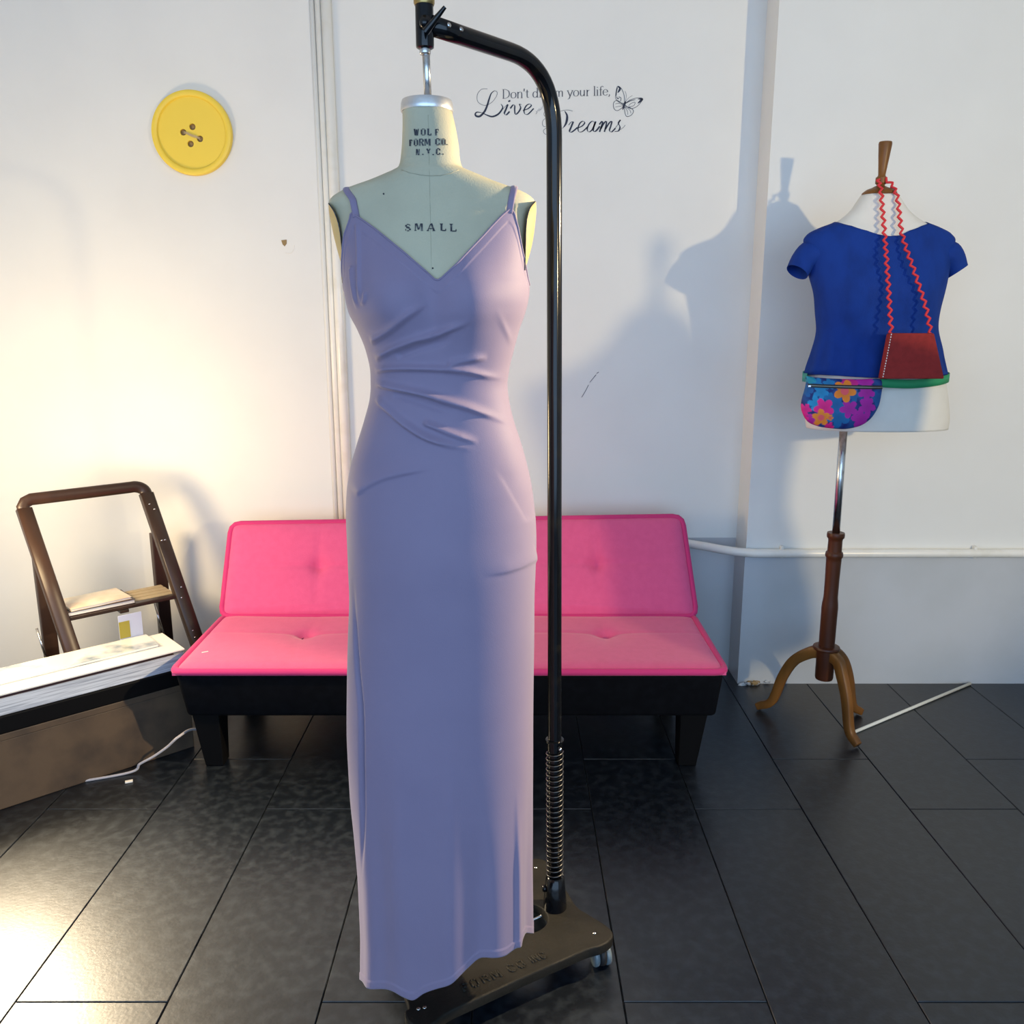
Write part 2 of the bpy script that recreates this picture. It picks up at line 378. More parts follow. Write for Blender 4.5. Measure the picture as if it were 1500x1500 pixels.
# ------------------------------------------------------------------ sofa
SX0, SX1 = -1.035, 0.652
sofa = thing('futon_sofa', 'low pink tufted futon sofa with a black base behind the lilac gown', 'sofa', ((SX0+SX1)/2, 2.7, 0))
def cushion(name, P00, P10, P01, P11, thick, tufts, parent, bulge=0.018, crease=0.006, wrinkle=None):
    """padded slab between four corners; its face bulges and is pulled in at the tufts"""
    P00, P10, P01, P11 = map(Vector, (P00, P10, P01, P11))
    nrm = (P10 - P00).cross(P01 - P00).normalized()
    nu, nv = 132, 52; V, Fc = [], []
    Lu, Lv = (P10 - P00).length, (P01 - P00).length
    for j in range(nv + 1):
        for i in range(nu + 1):
            u, v = i / nu, j / nv
            p = (P00*(1-u) + P10*u)*(1-v) + (P01*(1-u) + P11*u)*v
            eu, ev = min(u, 1-u)*Lu, min(v, 1-v)*Lv
            e = min(1, eu / 0.06) ; e2 = min(1, ev / 0.06)
            h = bulge * sqrt(max(0, 1-(1-e)**2)) * sqrt(max(0, 1-(1-e2)**2))
            for tu, tv in tufts:
                du, dv = (u - tu)*Lu, (v - tv)*Lv; d = sqrt(du*du + dv*dv)
                h -= 0.020*math.exp(-(d/0.028)**2) + 0.008*math.exp(-(d/0.09)**2)
                h -= crease*math.exp(-(du/0.010)**2)*math.exp(-(dv/0.13)**2)
                h -= crease*0.8*math.exp(-(dv/0.009)**2)*math.exp(-(du/0.30)**2)
            if wrinkle: h += wrinkle(u, v)
            V.append(p + nrm*h)
    W = nu + 1
    for j in range(nv):
        for i in range(nu): Fc.append((j*W+i, j*W+i+1, (j+1)*W+i+1, (j+1)*W+i))
    n0 = len(V)
    border = [i for i in range(W)] + [j*W+nu for j in range(1, nv+1)] + [nv*W+i for i in range(nu-1, -1, -1)] + [j*W for j in range(nv-1, 0, -1)]
    for lv in (0.5, 1.0):
        for b in border:
            V.append(V[b] - nrm*thick*lv)
    nb = len(border)
    for k in range(nb):
        k2 = (k+1) % nb
        Fc.append((border[k2], border[k], n0+k, n0+k2)); Fc.append((n0+k2, n0+k, n0+nb+k, n0+nb+k2))
    Fc.append(tuple(n0+nb+k for k in range(nb)))
    o = make(name, (V, Fc), M_pink, parent)
    def rounded(r=0.035):
        cs = [P00, P10, P11, P01]; out = []
        for i, c in enumerate(cs):
            a, b = (cs[i-1]-c).normalized(), (cs[(i+1)%4]-c).normalized()
            for t in (0, .33, .67, 1):
                q1, q2 = c + a*r, c + b*r
                out.append(q1*(1-t)**2 + c*2*t*(1-t) + q2*t*t)
        return [p + nrm*0.002 for p in out]
    path = rounded()
    dense = []
    for i, p in enumerate(path):
        q = path[(i+1) % len(path)]; k = max(1, int((q-p).length / 0.05))
        dense += [p + (q-p)*(s/k) for s in range(k)]
    make('piping', tube(dense, 0.0115, 10, closed=True), M_pink_pipe, o)
    return o
def back_wrinkle(u, v):
    s = 0
    for u0, v0, sl, A, wd in ((0.14, 0.10, 0.5, .004, .10), (0.22, 0.06, 0.35, .004, .10), (0.62, 0.07, -0.5, .004, .09), (0.72, 0.10, -0.35, .004, .10), (0.90, 0.06, -0.5, .004, .08), (0.42, 0.08, 0.4, .004, .08)):
        d = (v - v0) - sl*(u - u0)*0.5
        s += A*math.exp(-(d/0.022)**2)*math.exp(-((u-u0)/wd)**2)
    return s
def seat_wrinkle(u, v):
    return 0.0015*sin(9*u + 3*v) + 0.001*sin(21*u - 5*v)
ZS = 0.345
cushion('seat_cushion', (SX0, 2.43, ZS), (SX1, 2.43, ZS), (SX0 - 0.006, 2.935, ZS), (SX1 + 0.004, 2.935, ZS), 0.010, [(0.20, 0.62), (0.50, 0.62), (0.80, 0.62)], sofa, 0.014, 0.004, seat_wrinkle)
cushion('back_cushion', (SX0 - 0.012, 2.925, ZS + 0.006), (SX1 + 0.012, 2.925, ZS + 0.006), (SX0 - 0.010, 3.10, 0.652), (SX1 - 0.020, 3.10, 0.680), 0.075, [(0.20, 0.52), (0.50, 0.52), (0.80, 0.52)], sofa, 0.024, 0.006, back_wrinkle)
zb, zt = 0.185, ZS - 0.011
from_bm('base', hexa([(SX0+0.022, 2.46, zb), (SX1-0.016, 2.46, zb), (SX1-0.016, 3.0, zb), (SX0+0.022, 3.0, zb), (SX0+0.006, 2.436, zt), (SX1-0.004, 2.436, zt), (SX1-0.004, 2.93, zt), (SX0+0.006, 2.93, zt)], 0.014, 3), M_black_cloth, sofa, True)
auto_smooth(sofa.children[-1], 50)
for x, y in ((SX0 + 0.072, 2.52), (SX1 - 0.080, 2.52), (SX0 + 0.072, 2.93), (SX1 - 0.080, 2.93)):
    o_ = 0.030 if x < 0 else -0.030
    a, b = 0.043, 0.029
    from_bm('leg', hexa([(x-b+o_*0.4, y-b, 0), (x+b+o_*0.4, y-b, 0), (x+b+o_*0.4, y+b, 0), (x-b+o_*0.4, y+b, 0), (x-a, y-a, zb+0.004), (x+a, y-a, zb+0.004), (x+a, y+a, zb+0.004), (x-a, y+a, zb+0.004)], 0.004), M_black_wood, sofa)
lint = from_bm('paper_scrap', box(at(300, 951, 2.56) * 1.0, (0.020, 0.004, 0.004), 0.5, 0.001), M_paper)
lint.location.z = ZS + 0.0145 - at(300, 951, 2.56).z
tag(lint, 'tiny white scrap of paper lying on the left of the pink seat', 'scrap')

# ------------------------------------------------------------------ dress form
YF = 1.46                                   # distance of the form's axis
# silhouette of the body: photograph row, left column, right column, depth to the front, depth to the back
SIL = [(163, 590, 662, .040, .040), (190, 590, 668, .041, .041), (215, 589, 672, .042, .043), (235, 587, 674, .044, .045), (246, 584, 678, .047, .048),
       (252, 574, 690, .050, .052), (258, 560, 705, .052, .055), (266, 540, 724, .054, .057), (276, 511, 752, .056, .058), (284, 495, 771, .058, .060), (293, 484, 782, .061, .062),
       (300, 482, 784, .064, .064), (312, 489, 776, .068, .066), (325, 495, 772, .073, .068), (345, 499, 770, .080, .072), (378, 503, 769, .093, .076), (405, 508, 769, .102, .078),
       (420, 508.5, 771, .106, .079), (440, 512, 770, .108, .080), (457, 516, 766, .107, .080), (483, 529, 757, .100, .078), (513, 541, 749, .092, .076), (543, 547.5, 742, .087, .074),
       (563, 548, 739.5, .086, .074), (580, 547, 741, .087, .076), (613, 539, 748, .090, .082), (647, 528.5, 759, .095, .092), (683, 518.5, 769, .101, .102), (717, 513.5, 776, .106, .110),
       (760, 512.5, 781, .110, .114), (793, 514, 782, .112, .114), (830, 515.5, 781, .113, .113), (867, 517, 779.5, .113, .112), (930, 515, 779, .112, .110), (1000, 513.5, 778, .111, .108), (1083, 513.5, 777, .110, .107),
       (1150, 517, 776, .109, .106), (1217, 523.5, 775, .108, .105), (1283, 529, 774, .108, .104), (1350, 532, 774, .108, .104), (1400, 532, 774, .108, .104), (1470, 532, 774, .108, .104)]
TAB = []
for y, a, b, df, db in SIL:
    p, q = at(a, y, YF), at(b, y, YF); TAB.append((p.z, (p.x+q.x)/2, (q.x-p.x)/2, df, db))
TAB.sort()
_cache = {}
def sec(z):
    k = round(z, 5)
    if k not in _cache: _cache[k] = cubic_table(TAB, z)
    return _cache[k]
ZBUST = at(640, 440, YF).z
def body(z, ph, off=0.0):
    """point on the body at height z; ph = -90 deg looks at the camera"""
    cx, a, df, db = sec(z)
    c, s = cos(ph), sin(ph); n = 2.25
    ex = 2 / n
    X = math.copysign(abs(c)**ex, c); Yy = math.copysign(abs(s)**ex, s)
    d = df if s < 0 else db
    if s < 0:                               # two soft cups
        k = math.exp(-((z - ZBUST)/0.055)**2)
        for sx in (-0.46, 0.46):
            d += 0.017 * k * math.exp(-((X - sx)/0.34)**2)
        d -= 0.008 * k * math.exp(-(X/0.16)**2)
        kb = math.exp(-((z - 0.99)/0.06)**2); d += 0.004*kb*math.exp(-(X/0.5)**2)
    p = Vector((cx + a*X, YF + d*Yy, z))
    if off:
        t = Vector((c / max(a, .02), s / max(d, .02), 0)); t.normalize(); p += t*off
    return p
def hit(px, py, lift=0.0):                  # photograph pixel -> point on the front of the body
    Y = YF - 0.09
    for _ in range(12):
        p = at(px, py, Y); cx, a, df, db = sec(p.z)
        x = max(-0.999, min(0.999, (p.x - cx)/a))
        c = math.copysign(abs(x)**(2.25/2), x); ph = -math.acos(c)
        Y = 0.5*Y + 0.5*body(p.z, ph).y
    p = at(px, py, Y); d = (Vector((0, 0, H)) - p).normalized()
    return p + d*lift
form = thing('dress_form', 'canvas dress form on a black pole stand, wearing the lilac gown', 'dress form', (0.0, 1.6, 0))
zlo, zhi = 1.02, at(627, 163, YF).z
zs = sorted([zlo + (zhi-zlo)*i/150 for i in range(151)] + [at(0, y, YF).z for y in (246, 252, 258, 262, 266, 271, 276, 280, 284, 288, 293, 296)])
NPH = 96
V, Fc = [], []
for z in zs:
    for k in range(NPH): V.append(body(z, 2*pi*k/NPH - pi/2))
for i in range(len(zs)-1):
    for k in range(NPH): Fc.append((i*NPH+k, i*NPH+(k+1)%NPH, (i+1)*NPH+(k+1)%NPH, (i+1)*NPH+k))
Fc.append(tuple(range(NPH))[::-1]); Fc.append(tuple((len(zs)-1)*NPH+k for k in range(NPH)))
torso = make('torso', (V, Fc), M_canvas, form)
# seam where the neck joins, centre-front seam, armhole seams
def on_form(px, py, l=0.0): return hit(px, py, l)
make('neck_seam', tube([hit(x, y, 0.0003) for x, y in ((588, 249), (600, 253), (615, 256), (630, 257.5), (645, 257), (660, 254), (672, 249))], 0.0007, 6), M_seam, torso)
make('centre_seam', tube([hit(627 + (y-165)*0.022, y, 0.0) for y in range(168, 405, 12)], 0.0004, 6), M_seam, torso)
# oval armhole plates
def oval_plate(pts_out, pts_in, nm):
    """lens between the outer edge and the seam, bulged outward"""
    n = 18; V, Fc = [], []
    A = smooth_path([at(x, y, YF + 0.012) for x, y in pts_out], 6); B = smooth_path([at(x, y, YF - 0.034) for x, y in pts_in], 6)
    m = min(len(A), len(B)); sg = -1 if pts_out[0][0] < 640 else 1
    K = 8
    for i in range(m):
        for k in range(K+1):
            t = k / K; p = B[i]*(1-t) + A[i]*t; V.append(p + Vector((sg*0.004*sin(pi*t)*sin(pi*i/(m-1)), 0, 0)))
        for k in range(1, K+1):                       # back half, turned round behind
            t = k / K; q = Vector((A[i].x - sg*0.016*t*sin(pi*i/(m-1)), A[i].y + 0.045*t*sin(pi*i/(m-1)) + 0.0005*k, A[i].z)); V.append(q)
    W = 2*K + 1
    for i in range(m-1):
        for k in range(W-1): Fc.append((i*W+k, i*W+k+1, (i+1)*W+k+1, (i+1)*W+k))
    o = make('armhole_plate', (V, Fc), M_plate, form); o['label'] = nm
    make('armhole_seam', tube([p + Vector((0, -0.002, 0)) for p in B], 0.0009, 6), M_ink, o)
oval_plate([(481, 297), (482, 312), (486, 332), (490, 350), (496, 372), (502, 392), (505.5, 405)], [(481.5, 298), (489, 309), (495, 324), (499, 344), (501, 364), (503, 384), (505.5, 405)], 'yellowed oval armhole plate')
oval_plate([(785, 294), (785.5, 308), (784, 326), (781.5, 346), (778, 364), (773, 382), (769, 396)], [(784.5, 295), (777, 304), (772.5, 318), (770.5, 336), (770, 356), (769.5, 376), (769, 396)], 'yellowed oval armhole plate')
# metal cap on the neck
pc = at(625.5, 154, YF); zc0, zc1 = at(625, 165, YF).z, at(625, 148, YF).z
rc = 0.0415
o = make('neck_cap', lathe([(rc*0.99, 0), (rc*1.01, 0.002), (rc, 0.006), (rc*0.985, zc1-zc0-0.004), (rc*0.95, zc1-zc0), (rc*0.3, zc1-zc0+0.001), (0.0, zc1-zc0+0.001)], (pc.x, YF, zc0), 40), M_cap, form); auto_smooth(o, 40)
# stencilled lettering on neck and chest
def boxed(ch, x0, y0, x1, y1, th, tv):
    """stencil capitals: strokes in a box, uprights thick (tv), bars thinner (th); small gaps as on a stencil"""
    w_, h_ = x1-x0, y1-y0
    def P(a, b): return (x0 + a*w_, y1 - b*h_)
    S = {'W': [((0.05,1),(0.28,0),tv), ((0.5,.9),(0.30,0),th), ((0.5,.9),(0.70,0),tv), ((0.95,1),(0.74,0),th)],
         'O': [((.16,.12),(.16,.88),tv), ((.84,.12),(.84,.88),tv), ((.25,.97),(.45,.97),th), ((.55,.97),(.75,.97),th), ((.25,.03),(.45,.03),th), ((.55,.03),(.75,.03),th)],
         'L': [((.28,0),(.28,1),tv), ((.05,1),(.5,1),th), ((.40,.04),(.95,.04),th*1.2), ((.92,.0),(.92,.3),th)],
         'F': [((.3,0),(.3,1),tv), ((.42,.95),(.98,.95),th), ((.42,.52),(.80,.52),th), ((.95,.75),(.95,.95),th)],
         'R': [((.18,0),(.18,1),tv), ((.3,.96),(.75,.96),th), ((.3,.50),(.72,.50),th), ((.80,.57),(.80,.90),tv), ((.55,.44),(.88,.0),tv)],
         'M': [((.10,0),(.10,1),th), ((.22,1),(.48,.15),tv), ((.52,.15),(.74,1),th), ((.86,0),(.86,1),tv), ((0,0.02),(.22,0.02),th), ((.74,.02),(1,.02),th)],
         'C': [((.16,.12),(.16,.88),tv), ((.25,.97),(.80,.97),th), ((.25,.03),(.80,.03),th), ((.86,.68),(.86,.92),tv), ((.86,.08),(.86,.28),tv)],
         'N': [((.12,0),(.12,1),th), ((.2,1),(.78,0),tv), ((.88,0),(.88,1),th)],
         'Y': [((.08,1),(.45,.5),tv), ((.92,1),(.58,.5),th), ((.5,.42),(.5,0),tv)],
         'S': [((.85,.80),(.60,.97),th), ((.60,.97),(.30,.95),th), ((.2,.88),(.2,.62),tv), ((.25,.56),(.75,.44),tv), ((.82,.36),(.82,.12),tv), ((.68,.03),(.35,.03),th), ((.15,.05),(.15,.28),th)],
         'A': [((.12,.03),(.46,.95),th), ((.54,1),(.84,.06),tv), ((.30,.30),(.62,.30),th), ((0,.02),(.24,.02),th), ((.70,.02),(1,.02),th)],
         'I': [((.5,0),(.5,1),tv)],
         '.': [((.5,0.0),(.5,1),tv)]}[ch]
    return [(P(*a), P(*b), w3) for a, b, w3 in S]
def stencil(name, items, place, m, parent, thick):
    parts = []
    for ch, x0, y0, x1, y1, th, tv in items:
        for a, b, w3 in boxed(ch, x0, y0, x1, y1, th, tv):
            parts.append(ribbon([a, ((a[0]+b[0])/2, (a[1]+b[1])/2), b], w3, place, thick, smooth=False))
    return make(name, join(*parts), m, parent, False)
def zq(a): return 580 + a/6.818
def zr(a): return 130 + a/6.818
L1 = [('W',182,400,226,466), ('O',247,400,298,464), ('L',310,402,353,464), ('F',388,402,426,466),
      ('F',132,508,160,572), ('O',178,502,220,570), ('R',228,500,280,568), ('M',284,500,346,564), ('C',392,496,440,562), ('O',454,498,496,562), ('.',504,552,516,562),
      ('N',200,602,236,662), ('.',262,650,274,660), ('Y',305,598,345,645), ('.',366,652,378,662), ('C',400,596,442,658), ('.',464,648,476,658)]
L2 = [('S',88,1352,152,1420), ('M',185,1345,270,1416), ('A',308,1345,392,1418), ('L',436,1350,502,1418), ('L',532,1352,606,1424)]
stencil('stencil_lettering', [(c, zq(a), zr(b), zq(d), zr(e), 1.3, 2.3) for c, a, b, d, e in L1], lambda x, y, l: hit(x, y, 0.0004 + l), M_ink, torso, 0.0004)
stencil('size_lettering', [(c, zq(a), zr(b), zq(d), zr(e), 1.3, 2.7) for c, a, b, d, e in L2], lambda x, y, l: hit(x, y, 0.0004 + l), M_ink, torso, 0.0004)
for x, y in ((562, 284), (634, 393)):
    make('pin_hole', lathe([(0.0014, 0), (0.0014, 0.0008), (0.0, 0.001)], hit(x, y, 0.0), 8, (0, -1, 0.2)), M_ink, torso)
make('steel_pin', tube([at(556, 261, YF-0.02), at(559, 267, YF-0.02)], 0.0008, 6), M_steel, torso)
make('plate_wire', tube([at(500, 378, YF-0.02), at(501, 404, YF-0.02), at(501.5, 414, YF-0.025), at(506, 417, YF-0.03)], 0.0008, 6), M_brass, form)

# stand: pole and bent arm
P0, P1, P2 = Vector((0.0975, 1.705, 0.09)), Vector((0.0775, 1.705, 1.842)), Vector((-0.128, YF, 1.835))
def fillet(a, b, c, r, n=14):
    u, v = (a-b).normalized(), (c-b).normalized(); q1, q2 = b + u*r, b + v*r
    return [a] + [a + (q1-a)*(k/6) for k in range(1, 6)] + [q1*(1-t)**2 + b*2*t*(1-t) + q2*t*t for t in [i/n for i in range(n+1)]] + [q2 + (c-q2)*(k/3) for k in range(1, 4)]
make('pole', tube(fillet(P0, P1, P2 - (P2-P1).normalized()*(-0.0), 0.125), 0.0148, 24), M_enamel, form)
adir = (P2 - P1).normalized()
for s in (0.030, 0.058):
    p = P2 - adir*s; make('rivet', lathe([(0.0042, 0), (0.0036, 0.002), (0.0, 0.0028)], p + Vector((adir.y, -adir.x, 0)).normalized()*0.0143*-1 if False else p + Vector((0.66, -0.72, 0.2)).normalized()*0.0142, 10, (0.66, -0.72, 0.2)), M_steel, form)
xa = at(622, 40, YF).x
zA, zB = at(623, 72, YF).z, at(623, 4, YF).z
o = make('clamp_sleeve', lathe([(0.0105, 0), (0.0138, 0.002), (0.0142, 0.006), (0.0142, zB-zA)], (xa, YF, zA), 26), M_enamel, form); auto_smooth(o, 40)
o = make('sleeve_cap', lathe([(0.0150, 0), (0.0163, 0.003), (0.0163, 0.018), (0.0145, 0.024), (0.006, 0.025), (0.006, 0.05), (0, 0.05)], (xa, YF, zB - 0.004), 26), M_brass, form); auto_smooth(o, 40)
make('sleeve_lug', tube([(xa, YF - 0.010, zA + 0.030), (xa + 0.004, YF - 0.024, zA + 0.034)], 0.0085, 14), M_enamel, form)
l0, l1 = at(626, 43, YF - 0.026), at(652, 10, YF - 0.034)
o = make('clamp_lever', tube([l0 - (l1-l0)*0.12, l0 + (l1-l0)*0.3, l0 + (l1-l0)*0.62, l1], lambda t: 0.0062 - 0.0033*t, 12), M_enamel, form); auto_smooth(o, 50)
make('hanging_rod', tube([(xa + 0.0005, YF, zA + 0.03), (at(627, 148, YF).x, YF, zc1 - 0.005)], 0.0060, 18), M_steel, form)
o = make('rod_collar', lathe([(0.0082, 0), (0.0088, 0.002), (0.0088, 0.008), (0.008, 0.010)], (xa, YF, zA - 0.008), 20), M_steel, form)
# spring, rings and socket low on the pole
def pole_at(z): t = (z - P0.z)/(P1.z - P0.z); return P0 + (P1 - P0)*t
zs0, zs1 = at(0, 1283, 1.705).z, at(0, 1100, 1.705).z
turns = 25; hel = []
for i in range(turns*14 + 1):
    t = i/(turns*14); z = zs0 + (zs1-zs0)*t; c = pole_at(z); q = 2*pi*turns*t
    hel.append((c.x + 0.0185*cos(q), c.y + 0.0185*sin(q), z))
make('spring', tube(hel, 0.0016, 6), M_spring, form)
zc = at(0, 1086, 1.705).z
o = make('pole_collar', lathe([(0.0150, -0.02), (0.0165, -0.019), (0.0165, 0.0), (0.020, 0.001), (0.020, 0.005), (0.0150, 0.006)], pole_at(zc), 24), M_enamel, form); auto_smooth(o, 40)
make('collar_screw', lathe([(0.004, 0), (0.004, 0.004), (0, 0.005)], pole_at(zc - 0.012) + Vector((0.010, -0.0125, 0)), 10, (0.6, -0.8, 0)), M_steel, form)
ZP = 0.085
zt_ = at(0, 1283, 1.705).z
o = make('pole_socket', lathe([(0.027, 0.0), (0.0265, 0.012), (0.021, zt_ - ZP - 0.004), (0.017, zt_ - ZP), (0.014, zt_ - ZP)], (P0.x, P0.y, ZP), 28), M_enamel, form); auto_smooth(o, 40)
ks = at(799, 1301, 1.70)
o = make('socket_screw', join(tube([ks, (P0.x, P0.y - 0.004, ks.z)], 0.003, 10), lathe([(0.0075, 0), (0.008, 0.003), (0.007, 0.007), (0, 0.008)], ks, 14, (-1, -0.3, 0))), M_enamel, form)
# cast base plate on casters
def filled(name, outline, holes, z0, depth, bevel, m, parent):
    cu = bpy.data.curves.new('outline', 'CURVE'); cu.dimensions = '2D'; cu.fill_mode = 'BOTH'
    cu.extrude = depth/2 - bevel; cu.bevel_depth = bevel; cu.bevel_resolution = 2
    for ring in [outline] + holes:
        sp = cu.splines.new('POLY'); sp.points.add(len(ring)-1); sp.use_cyclic_u = True
        for p, q in zip(sp.points, ring): p.co = (q[0], q[1], 0, 1)
    co = bpy.data.objects.new('outline', cu); COL.objects.link(co)
    dg = bpy.context.evaluated_depsgraph_get(); me = bpy.data.meshes.new_from_object(co.evaluated_get(dg))
    bpy.data.objects.remove(co); bpy.data.curves.remove(cu)
    me.transform(Matrix.Translation((0, 0, z0 - depth/2)))
    me.materials.clear(); me.name = name
    return auto_smooth(link(name, me, parent, m, True), 30)
px_out = [(602, 1473), (596, 1482), (600, 1494), (614, 1501), (632, 1498), (655, 1481), (700, 1460), (743, 1440), (790, 1419), (829, 1402), (859, 1389), (880, 1383), (893, 1374), (894, 1364), (882, 1353), (862, 1341), (843, 1328), (830, 1308), (815, 1284), (803, 1265), (792, 1259), (778, 1259), (768, 1266), (762, 1282)]
ring = [fl(x, y, ZP) for x, y in px_out]
# the far left arm, behind the gown, mirrors the near right one
hidden = [(0.005, 1.78), (-0.06, 1.735), (-0.16, 1.71), (-0.22, 1.70), (-0.265, 1.685), (-0.285, 1.665), (-0.285, 1.635), (-0.27, 1.61), (-0.25, 1.585), (-0.235, 1.54), (-0.220, 1.48)]
ring = [Vector((p.x, p.y, 0)) for p in ring] + [Vector((x, y, 0)) for x, y in hidden]
ring = smooth_path(ring, 5, closed=True)
hc = fl(771, 1344, ZP)
hole = [Vector((hc.x + 0.052*cos(2*pi*k/32), hc.y + 0.052*sin(2*pi*k/32), 0)) for k in range(32)][::-1]
base = filled('base_plate', ring, [hole], ZP, 0.024, 0.004, M_iron, form)
# foot pedal hub seen through the opening
o = make('pedal_rod', tube(smooth_path([fl(770, 1352, 0.05), fl(790, 1343, 0.06), fl(800, 1337, 0.072)], 5), 0.0035, 8), M_steel, form)
for x, y in ((785, 1271), (871, 1367), (613, 1478), (622, 1476)):
    p = fl(x, y, ZP); make('bolt', lathe([(0.004, 0), (0.004, 0.0015), (0, 0.002)], p, 10), M_steel, base)
# raised foundry letters
e0, e1, e2 = fl(677, 1454, ZP), fl(798, 1404, ZP), fl(670, 1444, ZP)
ex_, ey_ = (e1 - e0), (e2 - e0)
ey_ = Vector((-ex_.y, ex_.x, 0)).normalized() * ey_.length * 0.95
LB = [('F', 0.0, .10), ('O', .12, .22), ('R', .245, .345), ('M', .365, .48), ('C', .565, .655), ('O', .68, .775), ('I', .845, .87), ('N', .885, .955), ('C', .965, 1.03)]
parts = []
for ch, a, b in LB:
    for p, q, w3 in boxed(ch, a, 0, b, 1, 0.02, 0.02):
        parts.append(ribbon([(p[0], 1-p[1]), ((p[0]+q[0])/2, 1-(p[1]+q[1])/2), (q[0], 1-q[1])], 0.020, lambda x, y, l: e0 + ex_*x + ey_*y + Vector((0, 0, l - 0.0005)), 0.0035, smooth=False))
def ribbon_raised(p, q, wd):
    a, b = e0 + ex_*p[0] + ey_*p[1], e0 + ex_*q[0] + ey_*q[1]
    return tube([a, b], wd, 6)
parts = []
for ch, a, b in LB:
    for p, q, w3 in boxed(ch, a, 0, b, 1, 0.02, 0.02):
        parts.append(ribbon_raised((p[0], 1-p[1]), (q[0], 1-q[1]), 0.0025))
make('raised_lettering', join(*parts), M_iron, base)
# four twin-wheel casters
for cxx, cyy in ((ring[2*5].x*0 + -0.185, 1.425), (0.195, 1.628), (0.060, 1.850), (-0.255, 1.652)):
    c = Vector((cxx, cyy, 0.024))
    cs = make('caster', lathe([(0.010, 0.0), (0.010, 0.018), (0.016, 0.02), (0.016, 0.034)], (c.x, c.y, 0.030), 16), M_steel, form)
    hood = lathe([(0.026, -0.006), (0.027, -0.002), (0.027, 0.002), (0.026, 0.006)], c + Vector((0, 0, 0.004)), 20, (1, 0.25, 0))
    make('caster_hood', hood, M_rubber, cs)
    for s in (-0.013, 0.013):
        make('wheel', lathe([(0.008, -0.006), (0.022, -0.006), (0.024, -0.003), (0.024, 0.003), (0.022, 0.006), (0.008, 0.006)], c + Vector((s, s*0.25, 0)), 22, (1, 0.25, 0)), M_caster, cs)

# ------------------------------------------------------------------ lilac gown
gown = thing('evening_gown', 'long lilac V-neck gown with thin straps and a pleated waist on the canvas form', 'dress', (-0.13, YF, 0.1))
OFF = 0.0045
# upper edge as a function of c (-1 left .. 1 right); front and back
TOPF = [(-1.0, 412), (-0.985, 402), (-0.93, 376), (-0.885, 345), (-0.80, 322), (-0.765, 311), (-0.72, 316), (-0.55, 334), (-0.25, 369), (-0.08, 392), (0.05, 410), (0.075, 411), (0.12, 407), (0.30, 384), (0.55, 345), (0.74, 313), (0.79, 305), (0.84, 313), (0.89, 334), (0.94, 368), (0.985, 398), (1.0, 418)]
HEM = [(525, 1432), (533, 1438), (543, 1445), (560, 1448), (577, 1451), (592, 1458), (605, 1463), (622, 1453), (640, 1445), (660, 1437), (675, 1426), (688, 1417), (706, 1406), (722, 1402), (738, 1398), (750, 1390), (758, 1383), (762, 1374), (774, 1367), (790, 1367)]
folds = [  # polyline, height, half-width above, half-width below (photograph pixels)
    ([(543, 503), (556, 496), (570, 487), (585, 475), (600, 463), (614, 453), (628, 443)], .0075, 7, 2.6),
    ([(549, 527), (562, 521), (577, 513), (594, 506), (610, 500), (628, 496), (645, 490), (662, 483), (678, 477), (696, 467)], .0085, 7, 2.8),
    ([(580, 523), (610, 512), (640, 503), (665, 495)], -.004, 6, 5),
    ([(548, 545), (565, 542), (580, 541), (600, 540.5), (620, 541), (650, 542), (680, 545), (700, 549), (720, 553), (742, 555)], .0085, 6, 2.6),
    ([(655, 536), (675, 531), (695, 527), (715, 524.5)], .0055, 6, 3.0),
    ([(548, 562), (565, 566), (580, 570), (600, 574), (625, 580), (650, 588), (680, 597), (700, 604), (720, 611), (748, 622)], .0095, 7, 2.8),
    ([(575, 578), (610, 588), (640, 598), (670, 608)], -.0035, 7, 5),
    ([(549, 583), (560, 592), (573, 604), (584, 615), (596, 625), (612, 636), (630, 645), (650, 651), (672, 656), (698, 659)], .0085, 7, 2.6),
    ([(618, 619), (640, 628), (660, 636), (680, 643), (702, 649)], .0070, 6, 2.6),
    ([(520, 726), (538, 713), (560, 702), (585, 695), (610, 690), (638, 684)], .0042, 14, 2.6),
    ([(775, 765), (766, 748), (755, 729), (744, 710), (735, 696), (724, 681)], -.0011, 4.0, 16),
    ([(790, 818), (782, 821), (768, 828), (752, 834), (732, 839), (705, 842)], .0026, 2.8, 16),
    ([(523, 325), (525, 360), (525.5, 395), (526, 425), (527, 445)], .0045, 2.5, 2.0),
    ([(514, 390), (515, 410), (519, 435), (524, 455)], .0040, 3, 2.0),
    ([(534, 428), (533, 440), (529, 447)], .0030, 2.5, 2.0),
    ([(726, 450), (735, 472), (743, 490), (750, 508)], .0016, 5, 4.0, 0),
    ([(517, 840), (520, 920), (524, 985), (529, 1040), (531, 1130), (532.5, 1215), (531, 1290)], -.0105, 2.3, 2.3, 2),
    ([(757, 1150), (757, 1230), (757, 1300), (757, 1384)], .0055, 6, 2.6, 1),
    ([(652, 900), (655, 1050), (659, 1200), (660, 1350), (661, 1490)], .0028, 16, 16, 1),
    ([(585, 1100), (580, 1250), (575, 1480)], .0040, 18, 18, 1),
    ([(700, 1200), (706, 1300), (708, 1440)], -.0040, 14, 14, 1),
]
FD = []
for pts, A, wu, wd, *keep in folds:
    P = smooth_path([(x, y, 0) for x, y in pts], 6)
    FD.append(([(p.x, p.y) for p in P], A, wu, wd, (0.12 if not keep else (0.5, 0.6, 0.35)[keep[0]], bool(keep) and keep[0] == 1), min(p.x for p in P)-30, max(p.x for p in P)+30, min(p.y for p in P)-30, max(p.y for p in P)+30))
